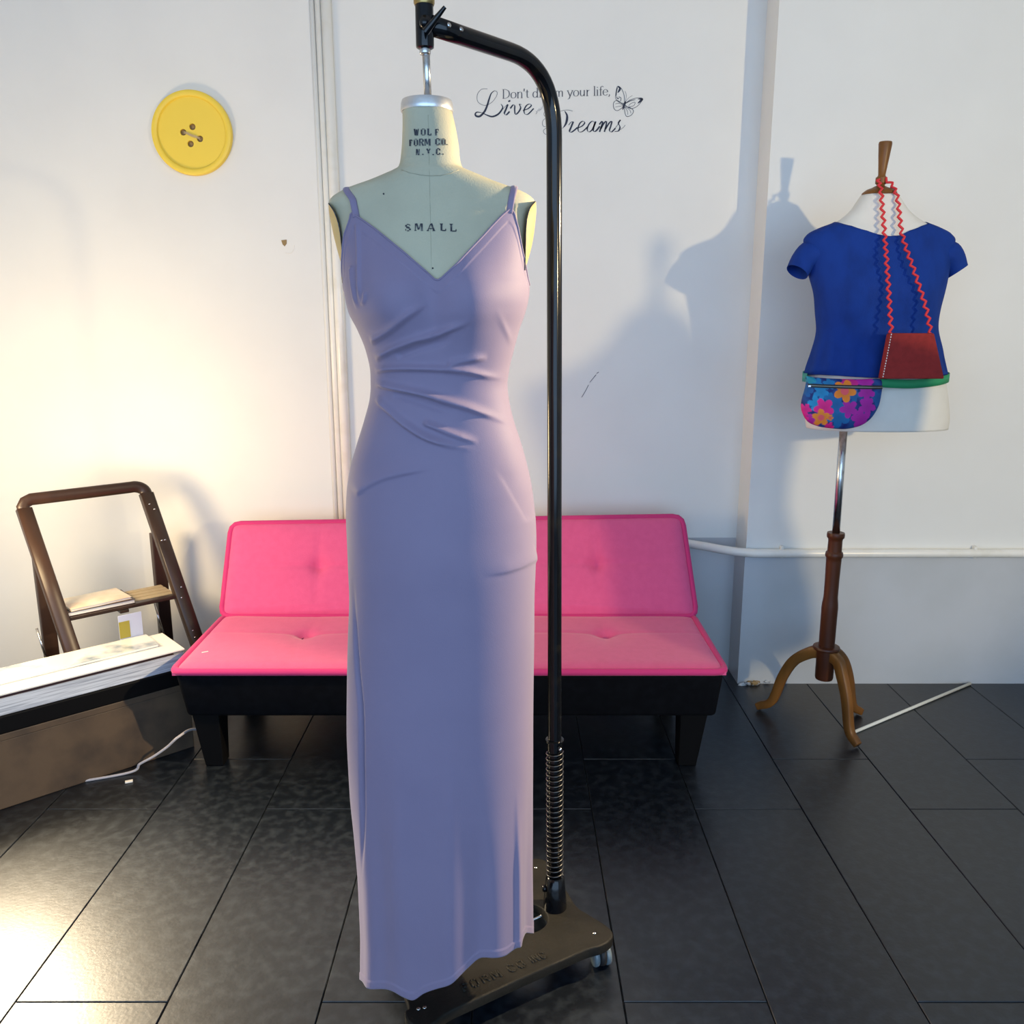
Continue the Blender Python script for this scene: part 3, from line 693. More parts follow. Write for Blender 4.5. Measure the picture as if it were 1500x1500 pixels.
def fold_disp(px, py):
    tot = 0.0
    for P, A, wu, wd, (f0, keep), x0, x1, y0, y1 in FD:
        if px < x0 or px > x1 or py < y0 or py > y1: continue
        best = 1e9; bs = 0; bt = 0; n = len(P)
        for i in range(n-1):
            ax, ay = P[i]; bx, by = P[i+1]; dx, dy = bx-ax, by-ay; l2 = dx*dx+dy*dy
            t = ((px-ax)*dx + (py-ay)*dy)/l2; t = 0 if t < 0 else 1 if t > 1 else t
            qx, qy = px-ax-dx*t, py-ay-dy*t; d2 = qx*qx+qy*qy
            if d2 < best: best = d2; bs = dx*qy - dy*qx; bt = (i+t)/(n-1)
        d = sqrt(best); wdt = wd if bs > 0 else wu
        k = d/wdt
        if k < 3:
            tot += A*math.exp(-k*k)*sstep(0, f0, bt)*(1 if keep else 1 - sstep(0.66, 1.0, bt))
    return tot
NC, NR = 400, 560
PHS = []
for k in range(NC):                              # angles: dense in front
    t = k/NC; PHS.append(2*pi*t - pi/2)
# hem height per angle
def hem_z(ph):
    z = 0.13
    for _ in range(4):
        p = body(z, ph, OFF); x, _y = pj(p)
        if sin(ph) < 0.02: y = cubic_table(HEM, x)[0]; z2 = at(x, y, p.y).z
        else:
            cx, a, _d, _e = sec(0.15); q = min(1, max(0, (p.x - cx + a)/(2*a))); z2 = 0.108 + 0.112*q + 0.01*sin(ph)
        z = z2
    return max(z, 0.099)
def top_z(ph):
    c = cos(ph); x = math.copysign(abs(c)**(2/2.25), c)
    if sin(ph) <= 0:
        y = lerp_table(TOPF, x)[0]
        z = at(640, y, YF).z
        for _ in range(5):
            p = body(z, ph, OFF); z = at(640, y, p.y).z
        return z
    return at(640, 412 + 6*sin(ph), YF).z
V, Fc = [], []
tz = [top_z(p) for p in PHS]; hz = [hem_z(p) for p in PHS]
for r in range(NR):
    f = r/(NR-1)
    for k, ph in enumerate(PHS):
        z = hz[k] + (tz[k]-hz[k])*f
        low = sstep(0.75, 0.15, z)
        p = body(z, ph, OFF + 0.0015*low)
        d = 0.0
        s, c = sin(ph), cos(ph)
        if s < 0.25:
            x, y = pj(p); d += fold_disp(x, y)
        d += low*0.0035*sin(7*ph + 0.6) + low*0.002*sin(13*ph + 1.9)
        if f > 0.985: d += 0.0008
        if f < 0.012: d += 0.0012
        t = Vector((c, s*1.2, 0)).normalized()
        V.append(p + t*d)
for r in range(NR-1):
    for k in range(NC): Fc.append((r*NC+k, r*NC+(k+1)%NC, (r+1)*NC+(k+1)%NC, (r+1)*NC+k))
gm = make('gown_body', (V, Fc), M_dress, gown)
sol = gm.modifiers.new('thickness', 'SOLIDIFY'); sol.thickness = 0.0012; sol.offset = -1
# rolled edge of the neckline
edge = [V[(NR-1)*NC + k] for k in range(NC)]
make('neck_binding', tube([edge[k] for k in range(0, NC, 2)], 0.0016, 6, closed=True), M_dress, gown)
# side seam
seam = [V[r*NC + int(NC*0.752)] for r in range(int(NR*0.55), NR-6, 6)]
make('side_seam', tube(seam, 0.0009, 6), M_dress_dark, gown)
# straps go over the shoulders to the back
def strap(px_pts, zback):
    pts = []
    top = at(px_pts[-1][0], px_pts[-1][1], YF)
    for x, y in px_pts[:-1]: pts.append(hit(x, y, 0.004))
    X = top.x
    zt2 = top.z + 0.002
    pts += [Vector((X, YF - 0.034, zt2 - 0.006)), Vector((X, YF - 0.012, zt2)), Vector((X, YF + 0.018, zt2 - 0.001)), Vector((X + (0.012 if X < -0.13 else -0.012), YF + 0.054, zt2 - 0.022)), Vector((X + (0.02 if X < -0.13 else -0.02), YF + 0.078, zt2 - 0.08)), Vector((X + (0.02 if X < -0.13 else -0.02), YF + 0.086, zback))]
    make('strap', tube(smooth_path(pts, 6), 0.0056, 10, flat=0.32, up=(0, -0.5, 0.6)), M_dress, gown)
strap([(522, 318), (519, 303), (516, 291), (513, 279)], 1.48)
strap([(746, 312), (748, 300), (750, 289), (753, 277)], 1.48)

# ------------------------------------------------------------------ giant button on the wall
bc = at(283, 196, YB); R = 0.1435
prof = [(R*0.96, 0.0), (R, 0.004), (R, 0.014), (R*0.985, 0.020), (R*0.95, 0.0225), (R*0.88, 0.0220), (R*0.855, 0.0195), (R*0.845, 0.0140), (R*0.83, 0.0120), (R*0.4, 0.0120), (0.001, 0.0120)]
btn = thing('wall_button', 'giant yellow four-hole sewing button hanging on the white wall', 'button', bc)
v, f = lathe(prof, bc, 96, (0, -1, 0))
disc = make('button_disc', (v, f), M_yellow, btn)
holes = [(-0.031, 0.003), (0.003, 0.021), (0.027, -0.019), (-0.008, -0.036)]
hb = bmesh.new()
for hx, hy in holes:
    b2 = bmesh.new(); bmesh.ops.create_cone(b2, segments=24, radius1=0.0112, radius2=0.0112, depth=0.03, cap_ends=True)
    bmesh.ops.rotate(b2, cent=(0,0,0), matrix=Matrix.Rotation(pi/2, 3, 'X'), verts=b2.verts); bmesh.ops.translate(b2, vec=(bc.x+hx, bc.y-0.019, bc.z+hy), verts=b2.verts)
    tmp = bpy.data.meshes.new('t'); b2.to_mesh(tmp); b2.free(); hb.from_mesh(tmp); bpy.data.meshes.remove(tmp)
cut = from_bm('cutter', hb)
cut.data.materials.append(M_hole); 
md = disc.modifiers.new('holes', 'BOOLEAN'); md.object = cut; md.operation = 'DIFFERENCE'; md.solver = 'EXACT'
bpy.context.view_layer.update()
me2 = bpy.data.meshes.new_from_object(disc.evaluated_get(bpy.context.evaluated_depsgraph_get()))
disc.modifiers.clear(); disc.data = me2; bpy.data.objects.remove(cut)
auto_smooth(disc, 40)
for k, (hx, hy) in enumerate(holes):
    make('hole_back', lathe([(0.0108, 0), (0.0108, 0.0004), (0, 0.0004)], (bc.x+hx, bc.y-0.0042, bc.z+hy), 20, (0, -1, 0)), M_hole, btn)
for dz in (-0.003, 0.0, 0.003):
    a, b = holes[0], holes[2]
    make('thread', tube(smooth_path([(bc.x+a[0], bc.y-0.006, bc.z+a[1]+dz), (bc.x+a[0]+0.012, bc.y-0.0145, bc.z+a[1]-0.003+dz), ((2*bc.x+a[0]+b[0])/2, bc.y-0.016, (2*bc.z+a[1]+b[1])/2+dz), (bc.x+b[0]-0.010, bc.y-0.0145, bc.z+b[1]+0.005+dz), (bc.x+b[0], bc.y-0.006, bc.z+b[1]+dz)], 4), 0.0012, 6), M_thread, btn)

# ------------------------------------------------------------------ wall lettering
decal = thing('wall_decal', 'dark vinyl wall quote with a butterfly, partly hidden by the black pole', 'decal', at(815, 165, YB))
def onwall(zx, zy, l): return at(680 + zx/5.357, 110 + zy/5.357, YB) + Vector((0, -0.0004 - l, 0))
def pen(thin, thick, nib=1.15):
    thick *= 1.3; thin *= 1.1
    return lambda s, t: thin + (thick-thin)*abs(sin(atan2(-t.y, t.x) - (nib - pi/2)))**1.6 if False else thin + (thick-thin)*max(0.0, abs(t.y*sin(nib) - t.x*cos(nib)))**1.8
def swell(W, thin=2.2):
    W *= 1.2
    return lambda s, t: thin + (W-thin)*sin(pi*min(1, max(0, s)))**0.8
SER = {'D': ([[(.1,0),(.1,.34),(.1,.68)], 's', [(.02,.68),(.25,.68),(.48,.56),(.55,.34),(.48,.12),(.25,0),(.02,0)]], .64),
 'o': (['s', [(.23,.45),(.09,.38),(.04,.22),(.09,.05),(.23,0),(.37,.07),(.42,.22),(.37,.39),(.23,.45)]], .48),
 'n': ([[(.09,0),(.09,.2),(.09,.45)], 's', [(.09,.32),(.2,.44),(.32,.44),(.38,.32),(.38,0)], [(.02,0),(.09,0),(.17,0)], [(.3,0),(.38,0),(.46,0)], [(.02,.45),(.06,.45),(.09,.45)]], .5),
 "'": ([[(.08,.70),(.07,.6),(.06,.5)]], .17),
 't': ([[(.13,.6),(.13,.3),(.13,.1)], 's', [(.13,.1),(.17,.01),(.27,.04)], [(.02,.44),(.13,.44),(.26,.44)]], .3),
 'd': (['s', [(.36,.34),(.24,.45),(.1,.4),(.04,.22),(.1,.04),(.24,0),(.36,.12)], [(.38,.72),(.38,.3),(.38,0)], [(.28,.72),(.33,.72),(.38,.72)], [(.38,0),(.42,.01),(.47,.02)]], .5),
 'r': ([[(.1,0),(.1,.2),(.1,.45)], 's', [(.1,.28),(.18,.42),(.31,.43)], [(.02,0),(.1,0),(.2,0)], [(.03,.45),(.06,.45),(.1,.45)]], .33),
 'e': (['s', [(.06,.25),(.37,.25),(.35,.38),(.23,.45),(.09,.39),(.04,.22),(.1,.05),(.24,0),(.38,.09)]], .43),
 'a': (['s', [(.07,.36),(.15,.44),(.28,.42),(.31,.30),(.31,.06),(.39,.01)], 's', [(.31,.26),(.15,.22),(.05,.12),(.1,.01),(.22,.02),(.31,.12)]], .43),
 'm': ([[(.09,0),(.09,.2),(.09,.45)], 's', [(.09,.32),(.2,.44),(.30,.43),(.35,.32),(.35,0)], 's', [(.35,.32),(.46,.44),(.56,.43),(.61,.32),(.61,0)]], .72),
 'y': ([[(.06,.45),(.15,.24),(.25,.02)], 's', [(.44,.45),(.25,.02),(.16,-.17),(.05,-.2)], [(0,.45),(.06,.45),(.14,.45)], [(.36,.45),(.44,.45),(.5,.45)]], .48),
 'u': (['s', [(.09,.45),(.09,.14),(.16,.01),(.28,.03),(.37,.14)], [(.38,.45),(.38,.2),(.38,0)]], .5),
 'l': ([[(.1,.72),(.1,.3),(.1,0)], [(.03,.72),(.06,.72),(.1,.72)], [(.02,0),(.1,0),(.19,0)]], .22),
 'i': ([[(.1,.45),(.1,.2),(.1,0)], [(.1,.60),(.1,.62),(.1,.65)], [(.03,.45),(.06,.45),(.1,.45)], [(.02,0),(.1,0),(.19,0)]], .22),
 'f': (['s', [(.33,.64),(.25,.71),(.15,.64),(.13,.45),(.13,.2),(.13,0)], [(.03,.44),(.13,.44),(.27,.44)], [(.04,0),(.13,0),(.22,0)]], .28),
 ',': (['s', [(.08,.06),(.10,.0),(.04,-.11)]], .2), ' ': ([], .24)}
def write_serif(text, x0, y0, x1, y1, size_):
    total = sum(SER[c][1] for c in text); parts = []; cur = 0.0
    for ch in text:
        st, adv = SER[ch]; sm = False
        for s in st:
            if s == 's': sm = True; continue
            def pt(p):
                t = (cur + p[0])/total
                return (x0 + (x1-x0)*t, y0 + (y1-y0)*t - p[1]*size_)
            parts.append(ribbon([pt(p) for p in s], lambda s_, t_: 2.4 + 5.4*abs(t_.y)**2.2, onwall, 0.0006, 5, sm)); sm = False
        cur += adv
    return parts
make('serif_lettering', join(*write_serif("Don't dream your life,", 298, 184, 1150, 158, 103)), M_vinyl_grey, decal, False)
script = []
def st(pts, W, thin=2.4, mode='nib'): script.append(ribbon(pts, pen(thin, W) if mode == 'nib' else swell(W, thin) if mode == 'sw' else W, onwall, 0.0006, 7))
st([(182,108),(135,112),(103,155),(108,210),(160,238),(215,215),(252,168),(258,135),(238,122)], 2.6, 2.6, 'c')
st([(238,122),(212,145),(195,190),(180,240),(160,285),(125,322),(95,322),(87,305),(102,291),(140,296)], 13, 2.4, 'sw')
st([(140,296),(180,315),(220,326),(262,310),(290,280),(302,250),(288,228)], 11, 2.4, 'sw')
st([(300,272),(322,246),(340,232)], 2.6, 2.6, 'c'); st([(342,230),(328,268),(315,300),(330,312),(356,286)], 10); script.append(ribbon([(346,208),(354,204),(362,200)], 12, onwall, 0.0006))
st([(362,262),(382,236),(396,240),(396,275),(402,308),(425,292),(443,258),(434,230),(450,232)], 9)
st([(462,278),(500,264),(526,240),(514,227),(488,240),(470,275),(476,305),(502,306),(545,262)], 8)
make('live_lettering', join(*script), M_vinyl, decal, False); script.clear()
st([(788,282),(806,315),(806,350),(796,385),(778,412)], 15, 3, 'sw')
st([(850,283),(822,275),(785,276),(735,288),(690,282)], 2.6, 2.6, 'c'); st([(655,268),(632,285),(625,310),(640,330),(655,338)], 2.6, 2.6, 'c')
st([(650,332),(622,352),(613,378),(622,402),(650,408)], 2.6, 2.6, 'c'); st([(660,418),(634,422),(621,440),(634,462),(665,462),(720,446),(778,412)], 2.8, 2.8, 'c')
st([(722,295),(705,350),(690,400),(665,462)], 13, 3, 'sw')
st([(820,392),(838,370),(856,366)], 4, 3); st([(856,366),(840,405),(826,442),(846,446),(888,412)], 10)
st([(886,416),(922,402),(945,376),(932,362),(908,378),(893,418),(902,446),(932,440),(968,406)], 8)
st([(1026,376),(1006,362),(980,384),(965,424),(978,446),(1004,428),(1030,372)], 8); st([(1032,364),(1016,408),(1014,440),(1034,438),(1064,402)], 10)
st([(1060,388),(1080,364),(1086,372),(1074,410),(1062,446)], 9); st([(1070,424),(1098,376),(1116,364),(1112,400),(1100,446)], 9); st([(1108,424),(1138,376),(1158,364),(1150,400),(1140,434),(1156,446),(1186,418)], 9)
st([(1180,424),(1208,384),(1226,352)], 3, 2.6); st([(1226,352),(1210,378),(1222,408),(1210,438),(1180,442)], 9); st([(1224,428),(1248,412),(1264,392)], 2.6, 2.6, 'c')
make('dreams_lettering', join(*script), M_vinyl, decal, False)
sm = []
for p in ([(560,282),(572,290),(566,302)], [(580,272),(570,292),(562,306),(566,300)], [(578,274),(586,282),(594,276),(588,266),(580,270)], [(596,262),(598,274),(608,266),(604,254)], [(612,250),(614,262)], [(612,254),(616,242),(626,240)]):
    sm.append(ribbon(p, 2.6, onwall, 0.0006, 5))
make('small_lettering', join(*sm), M_vinyl_pale, decal, False)
bf = []
def bs(p, W, mode='c'): bf.append(ribbon(p, swell(W, 2.0) if mode == 'sw' else W, onwall, 0.0006, 6))
bs([(1268,206),(1256,232),(1244,272)], 15, 'sw')
bs([(1254,224),(1214,212),(1190,186),(1190,140),(1204,88),(1234,108),(1254,158),(1257,220)], 3.4)
bs([(1206,90),(1222,104),(1216,122),(1204,140)], 13, 'sw'); bs([(1196,168),(1204,186),(1216,178)], 5, 'sw'); bs([(1226,206),(1230,180),(1212,170)], 4); bs([(1204,96),(1194,130),(1192,165)], 6, 'sw')
bs([(1262,226),(1300,196),(1356,180),(1400,184),(1386,214),(1350,250),(1304,262),(1262,236)], 3.4)
bs([(1362,188),(1396,188),(1380,206),(1362,222)], 14, 'sw'); bs([(1290,250),(1330,240),(1340,214),(1310,222),(1290,240)], 3); bs([(1262,226),(1300,204),(1344,192)], 5, 'sw')
bs([(1248,234),(1202,200),(1172,218),(1176,264),(1204,279),(1248,250)], 3.8); bs([(1248,236),(1214,222),(1186,226)], 2.4); bs([(1248,240),(1214,246),(1186,252)], 2.4)
bs([(1258,246),(1260,290),(1274,324),(1308,316),(1328,286),(1312,262),(1266,244)], 3.8); bs([(1262,250),(1280,284),(1284,312)], 2.4); bs([(1264,248),(1298,274),(1308,300)], 2.4)
bs([(1264,206),(1272,160),(1262,126)], 1.8); bs([(1268,206),(1292,178),(1320,160)], 1.8)
make('butterfly', join(*bf), M_vinyl, decal, False)

# ------------------------------------------------------------------ white mannequin on a wooden stand
MX, MY = 1.122, 2.75
man = thing('mannequin', 'white mannequin torso with wooden finial on a turned wooden tripod stand', 'mannequin', (1.075, MY, 0))
def zz(y, Y=MY): return at(1285, y, Y).z
MT = []
for y, xl, xr, df, db in [(286, 1262, 1314, .046, .046), (298, 1254, 1322, .050, .050), (308, 1247, 1329, .053, .054), (318, 1236, 1340, .056, .057), (326, 1224, 1352, .058, .060), (334, 1203, 1372, .061, .063), (343, 1186, 1388, .066, .067), (352, 1180, 1394, .071, .071),
                          (370, 1182, 1391, .080, .076), (400, 1188, 1384, .098, .080), (430, 1195, 1376, .108, .082), (455, 1198, 1371, .104, .080), (480, 1200, 1368, .095, .078), (515, 1193, 1374, .094, .088), (548, 1185, 1380, .104, .102), (590, 1180, 1386, .112, .114), (612, 1181, 1387, .114, .115), (627, 1183, 1385, .112, .113)]:
    p, q = at(xl, y, MY), at(xr, y, MY); MT.append((p.z, (p.x+q.x)/2, (q.x-p.x)/2, df, db))
MT.sort()
def mbody(z, ph, off=0.0):
    cx, a, df, db = cubic_table(MT, z); c, s = cos(ph), sin(ph); ex = 2/2.2
    X = math.copysign(abs(c)**ex, c); Yy = math.copysign(abs(s)**ex, s); d = df if s < 0 else db
    if s < 0:
        k = math.exp(-((z - zz(428))/0.07)**2)
        for sx in (-.45, .45): d += 0.022*k*math.exp(-((X-sx)/0.32)**2)
    p = Vector((cx + a*X, MY + d*Yy, z)); t = Vector((c/max(a,.02), s/max(d,.02), 0)).normalized()
    return p + t*off
def shell(zfun0, zfun1, off, rows, n=72, cap=False):
    V, Fc = [], []
    for r in range(rows):
        for k in range(n):
            ph = 2*pi*k/n - pi/2; z0, z1 = zfun0(ph), zfun1(ph); V.append(mbody(z0 + (z1-z0)*r/(rows-1), ph, off(z0 + (z1-z0)*r/(rows-1), ph) if callable(off) else off))
    for r in range(rows-1):
        for k in range(n): Fc.append((r*n+k, r*n+(k+1)%n, (r+1)*n+(k+1)%n, (r+1)*n+k))
    if cap: Fc.append(tuple(range(n))[::-1]); Fc.append(tuple((rows-1)*n+k for k in range(n)))
    return V, Fc
make('torso', shell(lambda p: zz(627), lambda p: zz(286), 0.0, 110, cap=True), M_form_white, man)
cxn = at(1288, 284, MY).x
zn = zz(286)
o = make('neck_cap', lathe([(0.046, 0), (0.051, 0.004), (0.050, 0.009), (0.038, 0.018), (0.022, 0.024), (0.015, 0.028), (0, 0.028)], (cxn, MY, zn - 0.002), 36), M_oak, man); auto_smooth(o, 45)
o = make('finial', lathe([(0.010, 0.024), (0.012, 0.030), (0.0165, 0.034), (0.0165, 0.050), (0.012, 0.054), (0.0105, 0.058), (0.0125, 0.078), (0.0165, 0.115), (0.0195, 0.146), (0.0185, 0.152), (0, 0.153)], (cxn + 0.001, MY, zn), 28, (0.03, 0, 1)), M_oak, man); auto_smooth(o, 45)
px0 = 1.075
make('chrome_rod', tube([(px0, MY, zz(790)), (px0 - 0.004, MY, zz(627) + 0.03)], 0.0125, 20), M_steel, man)
def hp(w): return w*2.95/1250
prof = []
zpost = [(948, 11), (930, 11.2), (905, 11.2), (890, 11.4), (884, 11.0), (874, 9.8), (850, 9.8), (822, 10.4), (817, 10.6), (815, 12), (812, 12.2), (809, 11.6), (807, 9.8), (792, 9.6), (789, 10.0), (787, 11.8), (783, 12.2), (780, 11.6)]
zb0 = at(1205, 948, MY).z
prof = [(hp(w3), at(1210, y, MY).z - zb0) for y, w3 in zpost]
o = make('turned_post', lathe(prof, (px0, MY, zb0), 28), M_mahogany, man); auto_smooth(o, 40)
o = make('post_flange', lathe([(0.030, -0.004), (0.043, -0.002), (0.045, 0.003), (0.043, 0.008), (0.026, 0.010)], (px0, MY, zb0 - 0.004), 32), M_mahogany, man); auto_smooth(o, 40)
zb1 = at(1205, 994, MY).z
o = make('hub', lathe([(0.020, -0.002), (0.028, 0.0), (0.030, 0.006), (0.031, zb0 - zb1 - 0.004)], (px0, MY, zb1), 28), M_mahogany, man); auto_smooth(o, 40)
def stand_leg(foot):
    d = Vector((foot[0]-px0, foot[1]-MY, 0)); Ld = d.length; d.normalize()
    zt3 = zb0 - 0.022
    pts = [Vector((px0, MY, zt3)) + d*0.022, Vector((px0, MY, zt3 - 0.012)) + d*0.055, Vector((px0, MY, zt3 - 0.055)) + d*(Ld*0.46), Vector((px0, MY, zt3 - 0.125)) + d*(Ld*0.62), Vector((px0, MY, 0.052)) + d*(Ld*0.76), Vector((px0, MY, 0.022)) + d*(Ld*0.93), Vector((px0, MY, 0.013)) + d*Ld]
    side = Vector((-d.y, d.x, 0))
    make('leg', sweep_rect(smooth_path(pts, 6), lambda t: 0.013 - 0.001*t, lambda t: 0.021 - 0.009*t, side), M_oak, man)
stand_leg((0.900, 2.905)); stand_leg((1.150, 2.605)); stand_leg((1.26, 2.86))

# another mannequin of the same kind, nearer the shop lights
def copy_tree(o, parent=None):
    c = o.copy(); COL.objects.link(c)
    if parent is not None: c.parent = parent; c.matrix_parent_inverse = o.matrix_parent_inverse.copy()
    for ch in list(o.children): copy_tree(ch, c)
    return c
man2 = copy_tree(man); man2.location = (1.57, 1.28, 0); man2.rotation_euler = (0, 0, 0.6)
for ch in man2.children:                  # its rod is let down further
    if ch.name.split('.')[0] in ('torso', 'neck_cap', 'finial'): ch.location.z -= 0.22
man2['label'] = 'second white mannequin, bare, on a wooden tripod past the right edge of the view'
# T-shirt
shirt = thing('blue_tshirt', 'royal blue short-sleeved top on the white mannequin', 't-shirt', (MX, MY, zz(548)))
def sh_top(ph):
    c = cos(ph)
    if sin(ph) <= 0:
        xs = [(-1.0, 325), (-0.56, 331), (-0.27, 338), (-0.12, 343.5), (0.0, 346), (0.12, 345), (0.27, 338), (0.56, 331), (1.0, 325)]
        y = lerp_table(xs, c)[0]
        z = zz(y)
        for _ in range(4): z = zz(y, mbody(z, ph).y)
        return min(z, zz(325))
    return zz(325)
def sh_hem(ph): return zz(549 + 1.5*sin(3*ph))
def sh_off(z, ph):
    low = sstep(zz(470), zz(548), z)
    return 0.006 + 0.003*low + 0.0022*low*sin(17*ph) + 0.0012*sin(5*ph + 40*z)
vf = shell(sh_hem, sh_top, sh_off, 130, 160)
sb = make('shirt_body', vf, M_blue, shirt)
s_ = sb.modifiers.new('thickness', 'SOLIDIFY'); s_.thickness = 0.002; s_.offset = -1
# front side seam fold and sleeves: flared tubes from the shoulder
def sleeve(sgn):
    Xs = lambda px: at(px, 370, MY).x
    mx = at(1287, 370, MY).x
    A = [(1198, 372, .050, .038), (1190, 372, .052, .040), (1181, 376, .050, .038), (1175, 384, .047, .034), (1169, 396, .044, .031), (1167.5, 399, .0445, .0315)]
    V, Fc = [], []; n = 40
    for i, (x, y, rv, rh) in enumerate(A):
        c = at(x, y, MY); 
        if sgn > 0: c.x = 2*mx - c.x
        j = min(i, len(A)-2); a2, b2 = at(A[j][0], A[j][1], MY), at(A[j+1][0], A[j+1][1], MY)
        t = (b2 - a2).normalized()
        t = Vector((-0.55, -0.18, -0.8)).normalized() if i >= 3 else Vector((-0.85, 0, -0.5)).normalized()
        if sgn > 0: t.x = -t.x
        f_ = Vector((0, -1, 0)); f_ = (f_ - t*t.dot(f_)).normalized(); g = t.cross(f_)
        for k in range(n):
            q = 2*pi*k/n; V.append(c + f_*(rv*0.95*cos(q)) + g*(rh*1.12*sin(q)))
    for i in range(len(A)-1):
        for k in range(n): Fc.append((i*n+k, i*n+(k+1)%n, (i+1)*n+(k+1)%n, (i+1)*n+k))
    o = make('sleeve', (V, Fc), M_blue, shirt); s2 = o.modifiers.new('thickness', 'SOLIDIFY'); s2.thickness = 0.002; s2.offset = -1
    ss = o.modifiers.new('smooth', 'SUBSURF'); ss.levels = ss.render_levels = 1
sleeve(-1); sleeve(1)

# floral belt bag hanging in front of the hips
FYP = MY - 0.150
bag = thing('floral_belt_bag', 'blue belt bag with bright pink and orange flowers, below the blue top', 'bag', at(1235, 600, FYP))
out = [(1181, 551), (1192, 552.5), (1212, 554), (1232, 555), (1262, 555.5), (1289, 555.5), (1292, 567), (1290.5, 581), (1287, 595), (1279, 609), (1270, 618), (1258, 624.5), (1239, 628.5), (1222, 628), (1205, 626), (1192, 622.5), (1183, 617.5), (1177, 609), (1173.5, 597), (1175, 584), (1179, 570), (1181, 560)]
outl = [(p.x, p.y) for p in smooth_path([(x, y, 0) for x, y in out], 5, closed=True)]
def inside(x, y):
    c = False; j = len(outl)-1
    for i in range(len(outl)):
        if (outl[i][1] > y) != (outl[j][1] > y) and x < (outl[j][0]-outl[i][0])*(y-outl[i][1])/(outl[j][1]-outl[i][1]) + outl[i][0]: c = not c
        j = i
    return c
cxp, cyp = 1233, 590
flowers = [  # x, y, radius, rotation, colour, petals
    (1194, 562, 10, .3, (0.01, .22, .50)), (1212, 562, 9, .9, (0.01, .20, .46)), (1200, 574, 11, .2, (0.01, .26, .55)), (1193, 590, 12, .7, (0.01, .30, .60)), (1213, 584, 10, 1.0, (.005, .15, .40)), (1225, 610, 17, .4, (.005, .14, .38)), (1222, 592, 13, .1, (.006, .13, .38)), (1284, 583, 12, .5, (.004, .09, .30)), (1180, 572, 10, 0, (.006, .12, .36)), (1186, 556, 8, .4, (.01, .30, .42)), (1246, 577, 12, .1, (.006, .11, .33)),
    (1265, 561, 13, .9, (.50, .01, .36)), (1266, 574, 13, .3, (.46, .01, .34)), (1241, 559, 14, .2, (.66, .01, .24)), (1240, 598, 14, .5, (.46, .01, .34)), (1267, 595, 14, .2, (.44, .01, .34)), (1258, 613, 15, .8, (.46, .01, .34)),
    (1234, 572, 17, .15, (.92, .24, .015)), (1204, 597, 15, .45, (.90, .01, .26)), (1178, 599, 9, .2, (.85, .01, .26)), (1188, 617, 12, .6, (.55, .01, .33)), (1212, 625, 8, .1, (.85, .01, .22)), (1176, 610, 8, .5, (.80, .01, .26)), (1200, 611, 13, .9, (.95, .27, .02)), (1213, 611, 5, .1, (.92, .26, .03))]
def print_colour(x, y):
    col = (0.006, 0.016, 0.17)
    b = 0.5 + 0.5*sin(x*0.31 + 1.3*sin(y*0.23)); col = (0.004 + 0.004*b, 0.016 + 0.05*b, 0.15 + 0.10*b)
    for fx, fy, r, ro, c in flowers:
        dx, dy = x-fx, y-fy; d = sqrt(dx*dx+dy*dy)
        if d < r*(0.55 + 0.45*abs(cos(2.5*(atan2(dy, dx) - ro)))): 
            k = d/r; col = tuple(u*(0.8 + 0.25*k) for u in c)
            if c[0] > .88 and c[1] > .2 and d < r*0.35: col = (.85, .10, .12)
    return col
NR2, NA = 46, len(outl)
V, Fc, cols_ = [], [], []
NA2 = 200
per = []
# resample outline evenly
seg = [0]
for i in range(NA): a, b = outl[i], outl[(i+1) % NA]; seg.append(seg[-1] + math.hypot(b[0]-a[0], b[1]-a[1]))
for k in range(NA2):
    s = seg[-1]*k/NA2; i = 0
    while seg[i+1] < s: i += 1
    t = (s-seg[i])/max(1e-9, seg[i+1]-seg[i]); a, b = outl[i], outl[(i+1) % NA]
    per.append((a[0]+(b[0]-a[0])*t, a[1]+(b[1]-a[1])*t))
for r in range(1, NR2+1):
    q = r/NR2; h = 0.020*sqrt(max(0, 1-q**3.0))
    for x, y in per:
        X, Yp = cxp + (x-cxp)*q, cyp + (y-cyp)*q
        V.append(at(X, Yp, FYP) + Vector((0, -h, 0))); cols_.append(print_colour(X, Yp))
V.append(at(cxp, cyp, FYP) + Vector((0, -0.020, 0))); cols_.append(print_colour(cxp, cyp)); ctr = len(V)-1
for k in range(NA2):
    Fc.append((ctr, k, (k+1) % NA2))
    for r in range(NR2-1): Fc.append((r*NA2+k, (r+1)*NA2+k, (r+1)*NA2+(k+1)%NA2, r*NA2+(k+1)%NA2))
n1 = len(V)
for x, y in per: V.append(at(cxp+(x-cxp)*0.97, cyp+(y-cyp)*0.97, FYP) + Vector((0, 0.014, 0))); cols_.append(print_colour(x, y))
for k in range(NA2): Fc.append(((NR2-1)*NA2+k, n1+k, n1+(k+1)%NA2, (NR2-1)*NA2+(k+1)%NA2))
Fc.append(tuple(n1+k for k in range(NA2))[::-1])
me = bpy.data.meshes.new('bag_body'); me.from_pydata([tuple(p) for p in V], [], Fc); me.update()
ca = me.color_attributes.new('print', 'FLOAT_COLOR', 'POINT')
for i, c in enumerate(cols_): ca.data[i].color = (*c, 1)
bb = link('bag_body', me, bag, attr_mat('floral_print', 'print', 0.65))
def bagfront(x, y, l):
    q = max(abs(x-cxp)/60, abs(y-cyp)/38); h = 0.020*sqrt(max(0, 1-min(1, q)**3.0)); return at(x, y, FYP) + Vector((0, -h - 0.001 - l, 0))
zp = make('zipper_tape', ribbon([(1181, 564), (1205, 565), (1235, 566), (1262, 566.5), (1291, 567)], 5.2, bagfront, 0.0015, 8), M_rubber, bag, False)
